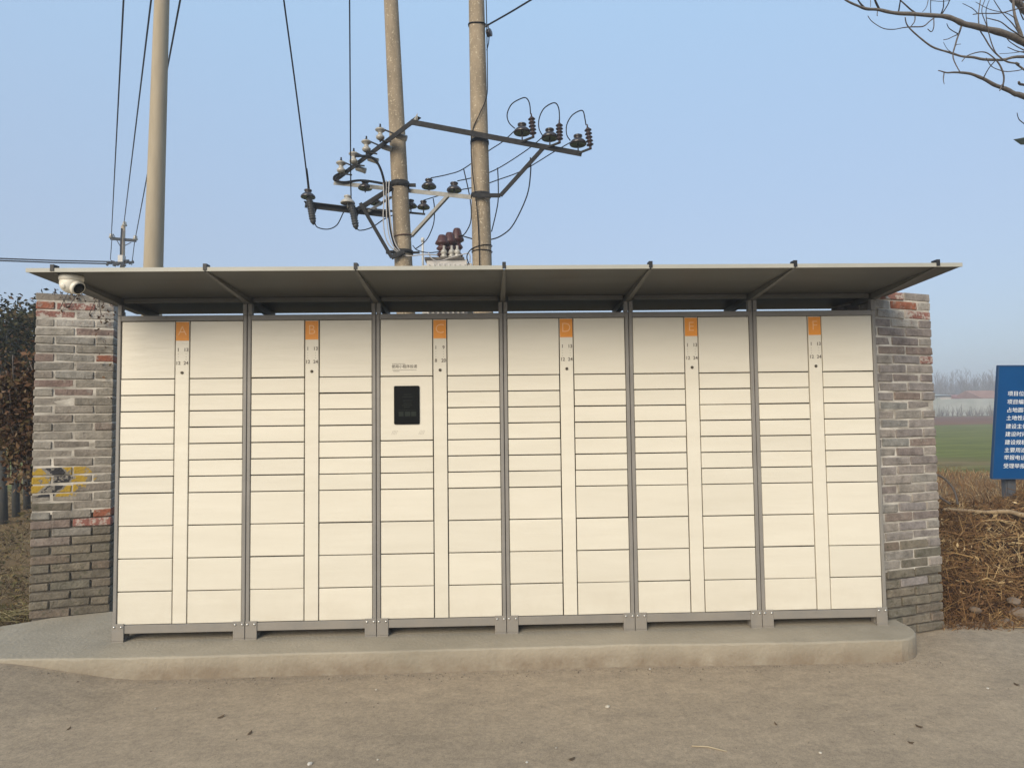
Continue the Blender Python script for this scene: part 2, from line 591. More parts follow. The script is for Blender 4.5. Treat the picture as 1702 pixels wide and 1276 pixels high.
def ground():
    xs = [-500, -300, -180, -110, -70, -45, -30, -20, -14]
    x = -11.0
    while x < 13.01:
        xs.append(x)
        x += 0.5
    xs += [15, 20, 30, 45, 70, 110, 180, 300, 500]
    ys = [-120, -60, -30, -15, -8, -4]
    y = -2.0
    while y < 9.01:
        ys.append(y)
        y += 0.4
    ys += [11, 13, 16, 20, 25, 32, 40, 50, 62, 80, 110, 150, 220, 330, 500]
    nx = len(xs)
    vs = [(x, y, gz(x, y)) for y in ys for x in xs]
    fs = [(j * nx + i, j * nx + i + 1, (j + 1) * nx + i + 1, (j + 1) * nx + i) for j in range(len(ys) - 1) for i in range(nx - 1)]
    m = bpy.data.materials.new('soil_and_field')
    m.use_nodes = True
    t = m.node_tree
    L = t.links
    b = t.nodes['Principled BSDF']
    b.inputs['Roughness'].default_value = 0.95
    b.inputs['Specular IOR Level'].default_value = 0.1
    g = nd(t, 'ShaderNodeNewGeometry')
    sp = nd(t, 'ShaderNodeSeparateXYZ')
    L.new(g.outputs['Position'], sp.inputs[0])
    n = nd(t, 'ShaderNodeTexNoise')
    n.inputs['Scale'].default_value = 0.12
    n.inputs['Detail'].default_value = 5
    L.new(g.outputs['Position'], n.inputs['Vector'])
    q = nd(t, 'ShaderNodeMath', operation='MULTIPLY_ADD')
    L.new(n.outputs[0], q.inputs[0])
    q.inputs[1].default_value = 9.0
    L.new(sp.outputs['Y'], q.inputs[2])
    mr = nd(t, 'ShaderNodeMapRange')
    mr.inputs['From Min'].default_value = 4.5
    mr.inputs['From Max'].default_value = 104.5
    L.new(q.outputs[0], mr.inputs['Value'])
    rp = nd(t, 'ShaderNodeValToRGB')
    els = rp.color_ramp.elements
    stops = [(0.0, (0.14, 0.095, 0.052)), (0.07, (0.20, 0.13, 0.062)), (0.085, (0.21, 0.14, 0.066)), (0.095, (0.12, 0.13, 0.03)),
             (0.12, (0.22, 0.155, 0.07)), (0.15, (0.14, 0.148, 0.034)), (0.42, (0.15, 0.15, 0.038)), (0.44, (0.19, 0.095, 0.048)),
             (0.62, (0.17, 0.08, 0.042)), (0.72, (0.17, 0.115, 0.055)), (0.85, (0.12, 0.11, 0.06)), (1.0, (0.10, 0.10, 0.06))]
    while len(els) < len(stops):
        els.new(0.5)
    for e, (p, c) in zip(els, stops):
        e.position = p
        e.color = (*c, 1)
    L.new(mr.outputs[0], rp.inputs[0])
    mp = nd(t, 'ShaderNodeMapping')
    mp.inputs['Scale'].default_value = (0.25, 1.0, 1)
    L.new(g.outputs['Position'], mp.inputs[0])
    n2 = nd(t, 'ShaderNodeTexNoise')
    n2.inputs['Scale'].default_value = 1.6
    n2.inputs['Detail'].default_value = 9
    n2.inputs['Roughness'].default_value = 0.7
    L.new(mp.outputs[0], n2.inputs['Vector'])
    m2 = nd(t, 'ShaderNodeMapRange')
    m2.inputs['From Min'].default_value = 0.3
    m2.inputs['From Max'].default_value = 0.7
    m2.inputs['To Min'].default_value = 0.6
    m2.inputs['To Max'].default_value = 1.35
    L.new(n2.outputs[0], m2.inputs['Value'])
    mu = nd(t, 'ShaderNodeVectorMath', operation='SCALE')
    L.new(rp.outputs[0], mu.inputs[0])
    L.new(m2.outputs[0], mu.inputs['Scale'])
    L.new(mu.outputs[0], b.inputs['Base Color'])
    bp = nd(t, 'ShaderNodeBump')
    bp.inputs['Strength'].default_value = 0.6
    bp.inputs['Distance'].default_value = 0.03
    n3 = nd(t, 'ShaderNodeTexNoise')
    n3.inputs['Scale'].default_value = 25
    n3.inputs['Detail'].default_value = 6
    L.new(g.outputs['Position'], n3.inputs['Vector'])
    L.new(n3.outputs[0], bp.inputs['Height'])
    L.new(bp.outputs[0], b.inputs['Normal'])
    mb = MB()
    mb.add(vs, fs, True)
    tag(mb.build('ground', m), 'bare soil and fields behind the lockers', kind='structure')


ground()


def road_mat():
    m = bpy.data.materials.new('dusty_road')
    m.use_nodes = True
    t = m.node_tree
    L = t.links
    b = t.nodes['Principled BSDF']
    b.inputs['Roughness'].default_value = 0.9
    b.inputs['Specular IOR Level'].default_value = 0.2
    g = nd(t, 'ShaderNodeNewGeometry')

    def noise(sc, det, ro=0.6, st=(1, 1, 1)):
        mp = nd(t, 'ShaderNodeMapping')
        mp.inputs['Scale'].default_value = st
        L.new(g.outputs['Position'], mp.inputs[0])
        n = nd(t, 'ShaderNodeTexNoise')
        n.inputs['Scale'].default_value = sc
        n.inputs['Detail'].default_value = det
        n.inputs['Roughness'].default_value = ro
        L.new(mp.outputs[0], n.inputs['Vector'])
        return n.outputs[0]

    def ramp(v, a, c, lo=0.35, hi=0.65):
        r = nd(t, 'ShaderNodeValToRGB')
        r.color_ramp.elements[0].position = lo
        r.color_ramp.elements[1].position = hi
        r.color_ramp.elements[0].color = (*a, 1)
        r.color_ramp.elements[1].color = (*c, 1)
        L.new(v, r.inputs[0])
        return r.outputs[0]

    def mix(a, c, mode, f):
        x = nd(t, 'ShaderNodeMix', data_type='RGBA', blend_type=mode)
        x.inputs['Factor'].default_value = f
        L.new(a, x.inputs['A'])
        L.new(c, x.inputs['B'])
        return x.outputs['Result']
    c1 = ramp(noise(0.9, 5, 0.6, (0.6, 1.2, 1)), (0.295, 0.238, 0.170), (0.365, 0.293, 0.208))
    c2 = ramp(noise(7, 8, 0.7, (1, 1.6, 1)), (0.80, 0.80, 0.81), (1.14, 1.13, 1.11), 0.3, 0.7)
    c3 = ramp(noise(140, 3, 0.7), (0.70, 0.70, 0.70), (1.2, 1.2, 1.2), 0.25, 0.75)
    c4 = ramp(noise(38, 6, 0.75), (0.80, 0.80, 0.80), (1.13, 1.13, 1.13), 0.35, 0.65)
    c5 = ramp(noise(260, 2, 0.5), (0.35, 0.33, 0.3), (1, 1, 1), 0.30, 0.36)
    col = mix(mix(mix(mix(c1, c2, 'MULTIPLY', 1), c3, 'MULTIPLY', 0.9), c4, 'MULTIPLY', 1), c5, 'MULTIPLY', 0.8)
    L.new(col, b.inputs['Base Color'])
    bp = nd(t, 'ShaderNodeBump')
    bp.inputs['Strength'].default_value = 0.35
    bp.inputs['Distance'].default_value = 0.006
    L.new(noise(110, 6, 0.7), bp.inputs['Height'])
    L.new(bp.outputs[0], b.inputs['Normal'])
    return m


ROADM = road_mat()


RY = [-9.0, -4.0, -2.0, -1.5, -1.2, -0.9, -0.6, -0.3, -0.1, 0.1, 0.5]


def road():
    mb = MB()
    xs = [-300, -120, -60, -30, -15, -10, -7]
    x = -6.0
    while x < 8.0:
        xs.append(x)
        x += 0.12
    xs += [9, 11, 15, 30, 60, 120, 300]
    vs, fs = [], []
    for x in xs:
        e = 0.42 + 0.10 * mnoise.noise((x * 1.3, 3.1, 0)) + 0.05 * mnoise.noise((x * 6, 9.1, 0))
        if x > 2.9:
            e -= 0.08
        for y in RY[:-1] + [e]:
            fx = min(1, max(0, (-2.05 - x) / 1.05))
            fx = fx * fx * (3 - 2 * fx)
            fy = min(1, max(0, (y + 1.5) / 1.2))
            fy = fy * fy * (3 - 2 * fy)
            g = 0.012 * min(1, max(0, (x - 2.55) / .3)) * min(1, max(0, (y + .5) / .6))
            vs.append((x, y, 0.113 * fx * fy * (1 if x > -4.5 else max(0, (x + 7) / 2.5)) + g))
    NR = len(RY)
    for i in range(len(xs) - 1):
        for k in range(NR - 1):
            fs.append((NR * i + k, NR * (i + 1) + k, NR * (i + 1) + k + 1, NR * i + k + 1))
    mb.add(vs, fs, True)
    tag(mb.build('road', ROADM), 'dusty brown concrete road in front of the lockers', kind='structure')


road()

PADM = mk('pad_concrete', (0.26, 0.228, 0.172), (0.345, 0.30, 0.228), 2.2, 0.88, 0.5, 45, detail=10, dirt=((0.215, 0.17, 0.12), 0.02, 0.125, 1.2))
PADZ = 0.13


def pad():
    """concrete plinth with a rounded right front corner and a left end that runs down to the road"""
    out = [(-5.2, -0.24), (-2.9, -0.25), (-2.3, -0.275), (-0.37, -0.262), (0.7, -0.25), (1.6, -0.28), (2.30, -0.28)]
    cx, cy, r = 2.33, -0.02, 0.26
    for k in range(1, 9):
        a = -math.pi / 2 + k * math.pi / 2 / 8
        out.append((cx + r * math.cos(a), cy + r * math.sin(a)))
    out += [(2.585, 0.2), (2.57, 0.62)]
    back = [(-2.55, 0.62), (-2.86, 0.66), (-3.34, 0.49), (-3.6, 0.42), (-5.2, 0.3)]
    ring0 = out + back
    ring = []
    for i, (x, y) in enumerate(ring0):
        x2, y2 = ring0[(i + 1) % len(ring0)]
        m_ = max(1, int(math.hypot(x2 - x, y2 - y) / 0.05))
        for k in range(m_):
            xx, yy = x + (x2 - x) * k / m_, y + (y2 - y) * k / m_
            ring.append((xx, yy + 0.006 * mnoise.noise((xx * 3, yy * 3, 1)) + 0.0035 * mnoise.noise((xx * 14, yy * 14, 2))))

    def zt(x):
        return PADZ if x > -3.2 else max(0.012, PADZ - (-3.2 - x) * 0.085)
    mb = MB()
    n = len(ring)
    b = 0.010
    lo = [(x, y, -0.05) for x, y in ring]
    mid = [(x, y, zt(x) - b * (0.7 + 1.3 * abs(mnoise.noise((x * 9, y * 9, 4))))) for x, y in ring]
    inn = []
    for i, (x, y) in enumerate(ring):
        p0, p1 = Vector(ring[i - 1]), Vector(ring[(i + 1) % n])
        d = (p1 - p0).normalized()
        nn = Vector((-d.y, d.x))
        inn.append((x + nn.x * b, y + nn.y * b, zt(x)))
    mb.add(lo + mid, [(i, (i + 1) % n, n + (i + 1) % n, n + i) for i in range(n)])
    mb.add(mid + inn, [(i, (i + 1) % n, n + (i + 1) % n, n + i) for i in range(n)], True)
    # top: strips between front outline and the back edge
    mb.add(inn, [tuple(range(n))])
    o = mb.build('concrete_pad', PADM)
    bm = bmesh.new()
    bm.from_mesh(o.data)
    bmesh.ops.remove_doubles(bm, verts=bm.verts, dist=1e-5)
    bmesh.ops.triangulate(bm, faces=[f for f in bm.faces if len(f.verts) > 4])
    bm.to_mesh(o.data)
    bm.free()
    tag(o, 'low concrete plinth with a rounded corner under the lockers', kind='structure')


pad()

# ------------------------------------------------------------------ brick piers
COURSE, BH = 0.0625, 0.0525
_bricks = {}
rb = random.Random(3)


def brick_mesh(l, d):
    """brick l long, d deep, corner at the origin, front at y=0"""
    key = (round(l, 3), round(d, 3))
    lst = _bricks.setdefault(key, [])
    if len(lst) >= 5:
        return rb.choice(lst)
    bm = bmesh.new()
    bmesh.ops.create_cube(bm, size=1)
    for v in bm.verts:
        v.co = Vector(((v.co.x + .5) * l, (v.co.y + .5) * d, (v.co.z + .5) * BH))
        v.co += Vector((rb.uniform(-.003, .003), rb.uniform(-.003, .003), rb.uniform(-.0025, .0025)))
    bmesh.ops.bevel(bm, geom=list(bm.edges), offset=rb.uniform(0.004, 0.007), segments=1, affect='EDGES')
    me = bpy.data.meshes.new('brick')
    bm.to_mesh(me)
    bm.free()
    me.materials.append(None)
    lst.append(me)
    return me


def pier(base, rz, width, ztop, label, rows_a, rows_b, mats, special, depth=0.365, low=0.72):
    root = empty('brick_pier', base, rz)
    tag(root, label, 'pier', 'old grey brick gate piers')
    n = int(round((ztop - base[2]) / COURSE))
    mort = mats['mortar']
    MB().box(0.006, width - 0.006, 0.006, depth - 0.006, low, n * COURSE - 0.014).build('mortar_core', mort, root)
    MB().box(0.016, width - 0.016, 0.017, depth - 0.016, -0.12, low).build('mortar_core', MORTARD, root)
    grey = mats['grey']
    for c in range(n):
        z = c * COURSE
        row = rows_a if c % 2 == 0 else rows_b
        x = 0.0
        k = 0
        for l, d in row:
            m = special.get((n - 1 - c, k), None)
            if m is None:
                m = grey if rb.random() > 0.035 or 0.8 < z < 1.1 else mats['mix']
            jx, jy, jz = rb.uniform(-.002, .002), rb.uniform(-.004, .004), rb.uniform(-.002, .002)
            put('brick', brick_mesh(l, d), root, (x + jx, jy, z + jz), (0, rb.uniform(-.012, .012), rb.uniform(-.012, .012)), m)
            # return on the two sides
            if k == 0 and depth - d - 0.01 > 0.03:
                o = put('brick', brick_mesh(depth - d - 0.01, 0.115), root, (0.0, depth, z), (0, 0, R(-90)), grey)
            if k == len(row) - 1 and depth - d - 0.01 > 0.03:
                o = put('brick', brick_mesh(depth - d - 0.01, 0.115), root, (width, d + 0.01, z), (0, 0, R(90)), grey)
            x += l + 0.010
            k += 1
    return root


GREYS = [(0.165, 0.148, 0.122), (0.225, 0.202, 0.168), (0.19, 0.173, 0.148), (0.25, 0.226, 0.19), (0.175, 0.15, 0.125),
         (0.21, 0.198, 0.174), (0.235, 0.204, 0.168)]
GREYS2 = [(0.17, 0.148, 0.135), (0.23, 0.205, 0.18), (0.20, 0.178, 0.168), (0.255, 0.225, 0.195), (0.18, 0.15, 0.135),
          (0.19, 0.188, 0.172), (0.24, 0.21, 0.178)]
REDB = brick_mat('red_brick', [(0.21, 0.078, 0.047), (0.24, 0.095, 0.055), (0.18, 0.07, 0.05)], (0.26, 0.2, 0.165), 0.10)
REDW = brick_mat('red_brick_limewashed', [(0.22, 0.095, 0.075), (0.20, 0.10, 0.08), (0.24, 0.12, 0.095)], (0.42, 0.37, 0.32), 0.14)
MIXB = brick_mat('reddish_grey_brick', [(0.19, 0.135, 0.115), (0.18, 0.15, 0.125)], (0.26, 0.235, 0.2), 0.06)
LIME = brick_mat('limewashed_brick', [(0.27, 0.25, 0.22), (0.31, 0.285, 0.25)], (0.16, 0.10, 0.085), 0.05)
MOSS = brick_mat('damp_brick', [(0.12, 0.105, 0.082), (0.165, 0.14, 0.105), (0.13, 0.118, 0.092), (0.15, 0.118, 0.09)], (0.085, 0.08, 0.055), 0.07)
MORTARD = mk('washed_out_mortar', (0.075, 0.064, 0.05), (0.21, 0.185, 0.15), 8, 0.95, 0.5, 60)
MORTAR = mk('lime_mortar', (0.22, 0.195, 0.16), (0.62, 0.575, 0.50), 5.5, 0.95, 0.5, 60, stretch=(1, 1, 2.5))

LP = Vector((-3.331, 0.489, PADZ))
lp_top = P(52, 491, 0.489).z
LPA = math.atan2(0.647 - 0.489, 2.863 - 0.0 and (-2.863 + 3.331))
_tmp = empty('paint_reference', LP, LPA)
GREYL = brick_mat('grey_brick_left', GREYS, (0.115, 0.10, 0.085), 0.0, paint_obj=_tmp)
A_ROW = [(0.24, 0.115), (0.24, 0.115)]
B_ROW = [(0.115, 0.24), (0.24, 0.115), (0.115, 0.24)]
nL = int(round((lp_top - PADZ) / COURSE))
# which bricks (course from the top, place from the left) differ
spec_l = {(1, 0): REDB, (1, 1): REDW, (2, 0): REDW, (2, 1): LIME, (1, 2): LIME, (3, 1): LIME, (7, 0): MIXB, (7, 2): REDB,
          (25, 2): REDB, (26, 1): REDW, (26, 0): MIXB, (28, 0): MIXB, (3, 2): LIME}
for c_ in range(24, 40):
    for k_ in range(3):
        if rb.random() < (c_ - 22) / 8 and (c_, k_) not in spec_l:
            spec_l[(c_, k_)] = MOSS
# the top course has two long bricks: choose the bond so that it does
if (nL - 1) % 2 == 0:
    ra, rb_ = A_ROW, B_ROW
else:
    ra, rb_ = B_ROW, A_ROW
pl = pier(LP, LPA, 0.49, lp_top, 'grey brick pier left of the lockers with worn yellow and black stripes',
          ra, rb_, dict(mortar=MORTAR, grey=GREYL, mix=MIXB), spec_l)
# the paint follows the pier itself
for nn in GREYL.node_tree.nodes:
    if nn.type == 'TEX_COORD':
        nn.object = pl
bpy.data.objects.remove(_tmp)

RPA = R(17)
RW = 0.52
r_end = Vector((3.0, 0.22))
RP = Vector((r_end.x - RW * math.cos(RPA), r_end.y - RW * math.sin(RPA), 0.02))
rp_top = P(1549, 485, 0.22).z
nR = int(round((rp_top - RP.z) / COURSE))
A2 = [(0.02, 0.115), (0.24, 0.115), (0.24, 0.115)]
B2 = [(0.145, 0.115), (0.24, 0.115), (0.115, 0.24)]
GREYR = brick_mat('grey_brick_right', GREYS2, (0.13, 0.11, 0.10), 0.0)
spec_r = {(0, 1): REDW, (1, 1): REDB, (0, 0): LIME, (1, 0): LIME, (2, 0): REDW, (2, 1): LIME, (2, 2): REDW, (1, 2): LIME,
          (7, 2): REDW, (11, 1): MIXB, (3, 1): LIME}
for c_ in range(27, 42):
    for k_ in range(3):
        if rb.random() < (c_ - 25) / 8:
            spec_r[(c_, k_)] = MOSS
# second course from the top ends in a half brick
if (nR - 2) % 2 == 0:
    ra, rb_ = B2, A2
else:
    ra, rb_ = A2, B2
pr = pier(RP, RPA, RW, rp_top, 'grey brick pier right of the lockers beside the brushwood heap',
          ra, rb_, dict(mortar=MORTAR, grey=GREYR, mix=MIXB), spec_r, low=0.42)

# ------------------------------------------------------------------ lockers
W = 0.823
LZ = 0.18            # underside of the cabinets
GAP = 0.0065
UPR, DW, STR = 0.0245, 0.341, 0.092
HS = [0.372] + [0.1035] * 7 + [0.2045] * 4
TOPR, BOTR = 0.034, 0.0515
DEPTH = 0.5


def mesh_box(name, x0, x1, y0, y1, z0, z1, mat, b=0.003):
    return MB().bbox(x0, x1, y0, y1, z0, z1, b).mesh(name, mat)


door_me = {h: mesh_box('door', GAP / 2, DW - GAP / 2, 0, 0.018, GAP / 2, h - GAP / 2, DOOR, 0.0025)
           for h in sorted(set(HS))}
TERM_H = 0.1035 * 4
term_me = mesh_box('terminal_panel', GAP / 2, DW - GAP / 2, 0, 0.018, GAP / 2, TERM_H - GAP / 2, DOOR, 0.0025)
SH = sum(HS)
strip_me = mesh_box('centre_panel', GAP / 2, STR - GAP / 2, 0, 0.02, GAP / 2, SH - GAP / 2, DOOR, 0.002)
label_me = MB().box(0.005, STR - 0.005, -0.0015, 0.0005, SH - 0.128, SH - 0.008).mesh('number_label', ORANGE)
key_me = MB().lathe((0, 0, 0), (0, -1, 0), [(0.0095, 0), (0.0095, 0.004), (0.007, 0.005), (0.0035, 0.005), (0.003, 0.001)], 14).mesh(
    'lock_cylinder', mk('dull_lock_metal', (0.10, 0.085, 0.065), rough=0.35, metal=0.7))


def frame_mesh():
    mb = MB()
    x0, x1 = 0.002, W - 0.002
    mb.bbox(x0, x0 + UPR - 0.002, -0.004, 0.03, 0, 2.0, 0.003)
    mb.bbox(x1 - UPR + 0.002, x1, -0.004, 0.03, 0, 2.0, 0.003)
    mb.bbox(x0 + UPR - 0.002, x1 - UPR + 0.002, -0.003, 0.03, 2.0 - TOPR, 2.0, 0.002)
    mb.bbox(x0 + UPR - 0.002, x1 - UPR + 0.002, -0.003, 0.03, 0, BOTR, 0.002)
    return mb.mesh('frame', STEEL)


frame_me = frame_mesh()
body_me = MB()
body_me.box(0.003, W - 0.003, 0.031, DEPTH, 0.004, 1.997)
body_me = body_me.mesh('cabinet_body', STEEL)
back_me = MB().box(UPR, W - UPR, 0.026, 0.0305, BOTR - 0.01, 2.0 - TOPR + 0.01).mesh('dark_recess', GAPM)


def foot_mesh():
    mb = MB()
    mb.bbox(0, 0.072, -0.009, -0.0045, -0.042, 0.062, 0.0015)
    mb.box(0, 0.072, -0.0045, 0.055, -0.047, -0.042)
    mb.box(0, 0.072, -0.012, -0.0045, -0.050, -0.042)
    mb.box(0.006, 0.066, 0.03, 0.07, -0.045, 0.003)
    return mb.mesh('foot_bracket', STEEL)


foot_me = foot_mesh()
bolt_me = MB().lathe((0, 0, 0), (0, -1, 0), [(0.0075, 0), (0.0072, 0.003), (0.0045, 0.006), (0.001, 0.0066)], 10).mesh('bolt', BOLT)
anchor_me = MB().lathe((0, 0, 0), (0, 0, 1), [(0.012, 0), (0.012, 0.006), (0.006, 0.007), (0.006, 0.022), (0.001, 0.023)], 8).mesh('anchor_bolt', BOLT)

num_cache = {}


def num_mesh(a, b_, c, d):
    k = (a, b_, c, d)
    if k not in num_cache:
        parts = []
        for s, x, z in ((a, 0.020, 0.0), (b_, 0.070, 0.0), (c, 0.020, -0.085), (d, 0.070, -0.085)):
            parts.append((text_mesh(s, 0.031, bold=0.0006), Matrix.Translation((x, 0, z)) @ FACE))
        mb = MB()
        for x in (0.020, 0.070):
            for z in (-0.026, -0.043, -0.060):
                mb.box(x - 0.0016, x + 0.0016, -0.0006, 0.0002, z - 0.0016, z + 0.0016)
        dm = mb.mesh('dots', None)
        parts.append((dm, Matrix.Identity(4)))
        num_cache[k] = join_meshes(parts, 'number_print', INK)
    return num_cache[k]


lockers = []
for i, ch in enumerate('ABCDEF'):
    root = empty('parcel_locker', ((i - 3) * W, 0, LZ))
    extra = {'A': 'headed by an orange letter A, nearest the left brick pier', 'B': 'headed by an orange letter B',
             'C': 'headed by an orange letter C, with a black touch screen', 'D': 'headed by an orange letter D',
             'E': 'headed by an orange letter E', 'F': 'headed by an orange letter F, nearest the right brick pier'}[ch]
    tag(root, 'cream parcel locker cabinet ' + extra, 'locker', 'parcel lockers in a row under one canopy')
    put('frame', frame_me, root)
    put('cabinet_body', body_me, root)
    put('dark_recess', back_me, root)
    for side in (0, 1):
        x = UPR if side == 0 else UPR + DW + STR
        z = 2.0 - TOPR
        k = 0
        while k < len(HS):
            h = HS[k]
            if ch == 'C' and side == 0 and k == 1:
                z -= TERM_H
                tp = put('terminal_panel', term_me, root, (x, 0.001, z))
                tp['label'] = 'cream panel holding the black touch screen'
                k += 4
                continue
            z -= h
            dr = put('door', door_me[h], root, (x + rb.uniform(-.0006, .0006), 0.001 + rb.uniform(-.0015, .0015), z + rb.uniform(-.001, .001)), (rb.uniform(-.004, .004), rb.uniform(-.0022, .0022), rb.uniform(-.004, .004)))
            if ch == 'C' and side == 0 and k == 0:
                top_door = dr
                dr['label'] = 'large upper door printed with small dark Chinese lettering'
            k += 1
    st = put('centre_panel', strip_me, root, (UPR + DW, 0.0, 2.0 - TOPR - SH))
    put('number_label', label_me, st)
    put('letter', join_meshes([(text_mesh(ch, 0.088, bold=-0.0012), FACE)], 'letter', LETTER), st,
        (STR / 2, -0.0022, SH - 0.068))
    nums = ('1', '13', '12', '24') if ch != 'C' else ('1', '9', '8', '20')
    put('number_print', num_mesh(*nums), st, (0, -0.0004, SH - 0.188))
    put('lock_cylinder', key_me, st, (STR / 2, 0, SH - 0.334))
    for fx in (0.002, W - 0.074):
        ft = put('foot_bracket', foot_me, root, (fx, 0, 0))
        for bx in (0.014, 0.058):
            put('bolt', bolt_me, ft, (bx, -0.009, 0.043))
        put('anchor_bolt', anchor_me, ft, (0.036, 0.03, -0.042))
    lockers.append((root, st))

# print on the terminal unit
rootC = lockers[2][0]
mbp = MB()
mbp.box(-0.105, 0.05, -0.0006, 0.0002, -0.022, -0.0205)
mbp.box(-0.10, -0.06, -0.0006, 0.0002, -0.031, -0.0288)
for q_ in range(10):
    mbp.box(-0.105 + q_ * 0.0085, -0.105 + q_ * 0.0085 + 0.005, -0.0006, 0.0002, 0.0175, 0.0205)
dash_me = mbp.mesh('dash', None)
tm = join_meshes([(text_mesh('使用小程序投递', 0.0235, bold=0.0), Matrix.Translation((-0.028, 0, 0)) @ FACE),
                  (dash_me, Matrix.Identity(4))], 'printed_notice', INKD)
put('printed_notice', tm, top_door, (0.185, -0.0005, 0.062))
# touch screen
sc_root = tp


def rounded_plate(w_, h_, r_, y0, y1):
    pts = []
    for cx, cz, a0 in ((w_ / 2 - r_, h_ / 2 - r_, 0), (-w_ / 2 + r_, h_ / 2 - r_, 90), (-w_ / 2 + r_, -h_ / 2 + r_, 180), (w_ / 2 - r_, -h_ / 2 + r_, 270)):
        for k in range(5):
            a = R(a0 + k * 22.5)
            pts.append((cx + r_ * math.cos(a), cz + r_ * math.sin(a)))
    n = len(pts)
    mb = MB()
    vs = [(x, y0, z) for x, z in pts] + [(x, y1, z) for x, z in pts]
    mb.add(vs, [tuple(range(n)), tuple(range(n, 2 * n))[::-1]] + [(i, n + i, n + (i + 1) % n, (i + 1) % n) for i in range(n)])
    return mb


bz = rounded_plate(0.164, 0.248, 0.009, -0.006, 0.001)
put('touch_screen', bz.mesh('touch_screen', SCREEN), tp, (0.172, 0, 0.228))
ui = MB()
for x0, x1 in ((-0.052, -0.022), (-0.012, 0.022), (0.028, 0.060)):
    ui.box(x0, x1, -0.0068, -0.0061, -0.072, -0.042)
ui.box(-0.056, 0.060, -0.0068, -0.0061, -0.034, -0.032)
for z, a, c in ((0.07, -0.02, 0.03), (0.055, -0.03, 0.04), (0.03, -0.025, 0.035), (0.012, -0.02, 0.03), (0.0, -0.03, 0.035), (-0.012, -0.018, 0.02)):
    ui.box(a, c, -0.0068, -0.0061, z - 0.003, z)
put('screen_print', ui.mesh('screen_print', SCREEN2), tp, (0.172, 0, 0.228))
spk = MB()
for sx in (0.088, 0.262):
    for r_ in range(4):
        for c_ in range(4):
            cx = sx + (c_ - 1.5) * 0.009 + r_ * 0.003
            cz = 0.052 + (r_ - 1.5) * 0.007
            spk.box(cx - 0.0014, cx + 0.0014, -0.0005, 0.0003, cz - 0.0014, cz + 0.0014)
put('speaker_holes', spk.mesh('speaker_holes', INK), tp)

# ------------------------------------------------------------------ canopy over the lockers
CF, CB = -0.60, 0.478


def uz(y):           # underside of the roof sheets
    return 2.295 - 0.058 * y


cano = empty('canopy', (0, 0, 2.18))
tag(cano, 'flat grey metal canopy on ribs over the row of parcel lockers', 'canopy')
cz0 = 2.18
T = 0.016
for i in range(6):
    x0 = (i - 3) * W + 0.003 if i else -2.612
    x1 = (i - 2) * W - 0.003 if i < 5 else 2.612
    mb = MB()
    vs = [(x0, CF, uz(CF)), (x1, CF, uz(CF)), (x1, CB, uz(CB)), (x0, CB, uz(CB)),
          (x0, CF, uz(CF) + T), (x1, CF, uz(CF) + T), (x1, CB, uz(CB) + T), (x0, CB, uz(CB) + T)]
    mb.add([(x, y, z - cz0) for x, y, z in vs], [(0, 3, 2, 1), (4, 5, 6, 7), (0, 1, 5, 4), (1, 2, 6, 5), (2, 3, 7, 6), (3, 0, 4, 7)])
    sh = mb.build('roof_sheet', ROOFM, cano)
    # folded lip along the front edge, coloured lighter for the sun and sky it faces
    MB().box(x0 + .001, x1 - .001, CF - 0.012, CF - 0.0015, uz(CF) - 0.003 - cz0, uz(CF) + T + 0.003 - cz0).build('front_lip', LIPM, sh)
for k in range(7):
    x = (k - 3) * W
    mb = MB()
    sec = [(CF + 0.004, 0.005, 0.008), (CF + 0.25, 0.022, 0.012), (0.0, 0.040, 0.017), (CB - 0.004, 0.040, 0.017)]
    vs, fs = [], []
    for y, h, hw in sec:
        t_ = uz(y) - 0.0015 - cz0
        vs += [(x - hw, y, t_ - h), (x + hw, y, t_ - h), (x + hw, y, t_), (x - hw, y, t_)]
    for q in range(3):
        for e in range(4):
            e2 = (e + 1) % 4
            fs.append((q * 4 + e, q * 4 + e2, q * 4 + 4 + e2, q * 4 + 4 + e))
    fs += [(3, 2, 1, 0), (12, 13, 14, 15)]
    mb.add(vs, fs)
    rib = mb.build('rib', RIBM, cano)
    mb = MB()
    mb.box(x - 0.010, x + 0.010, CF - 0.016, CF + 0.03, uz(CF) + T + 0.0035 - cz0, uz(CF) + T + 0.022 - cz0)
    mb.box(x - 0.010, x + 0.010, CF - 0.016, CF - 0.0125, uz(CF) + 0.002 - cz0, uz(CF) + T + 0.0035 - cz0)
    mb.build('end_cap', DARK, rib)
    xs_ = [x - 0.0165, x + 0.0165] if 0 < k < 6 else ([x + 0.0145] if k == 0 else [x - 0.0145])
    for xx in xs_:
        MB().bbox(xx - 0.0125, xx + 0.0125, -0.003, 0.03, 0.001, uz(0) - 0.043 - cz0, 0.002).build('post', STEEL, cano)
        MB().box(xx - 0.0125, xx + 0.0125, 0.40, 0.43, 0.001, uz(0.4) - 0.043 - cz0).build('post', STEEL, cano)
for k in range(6):
    a, c = (k - 3) * W + 0.034, (k - 2) * W - 0.034
    MB().bbox(a, c, 0.0, 0.028, uz(0) - 0.031 - cz0, uz(0) - 0.002 - cz0, 0.002).build('cross_rail', RIBM, cano)

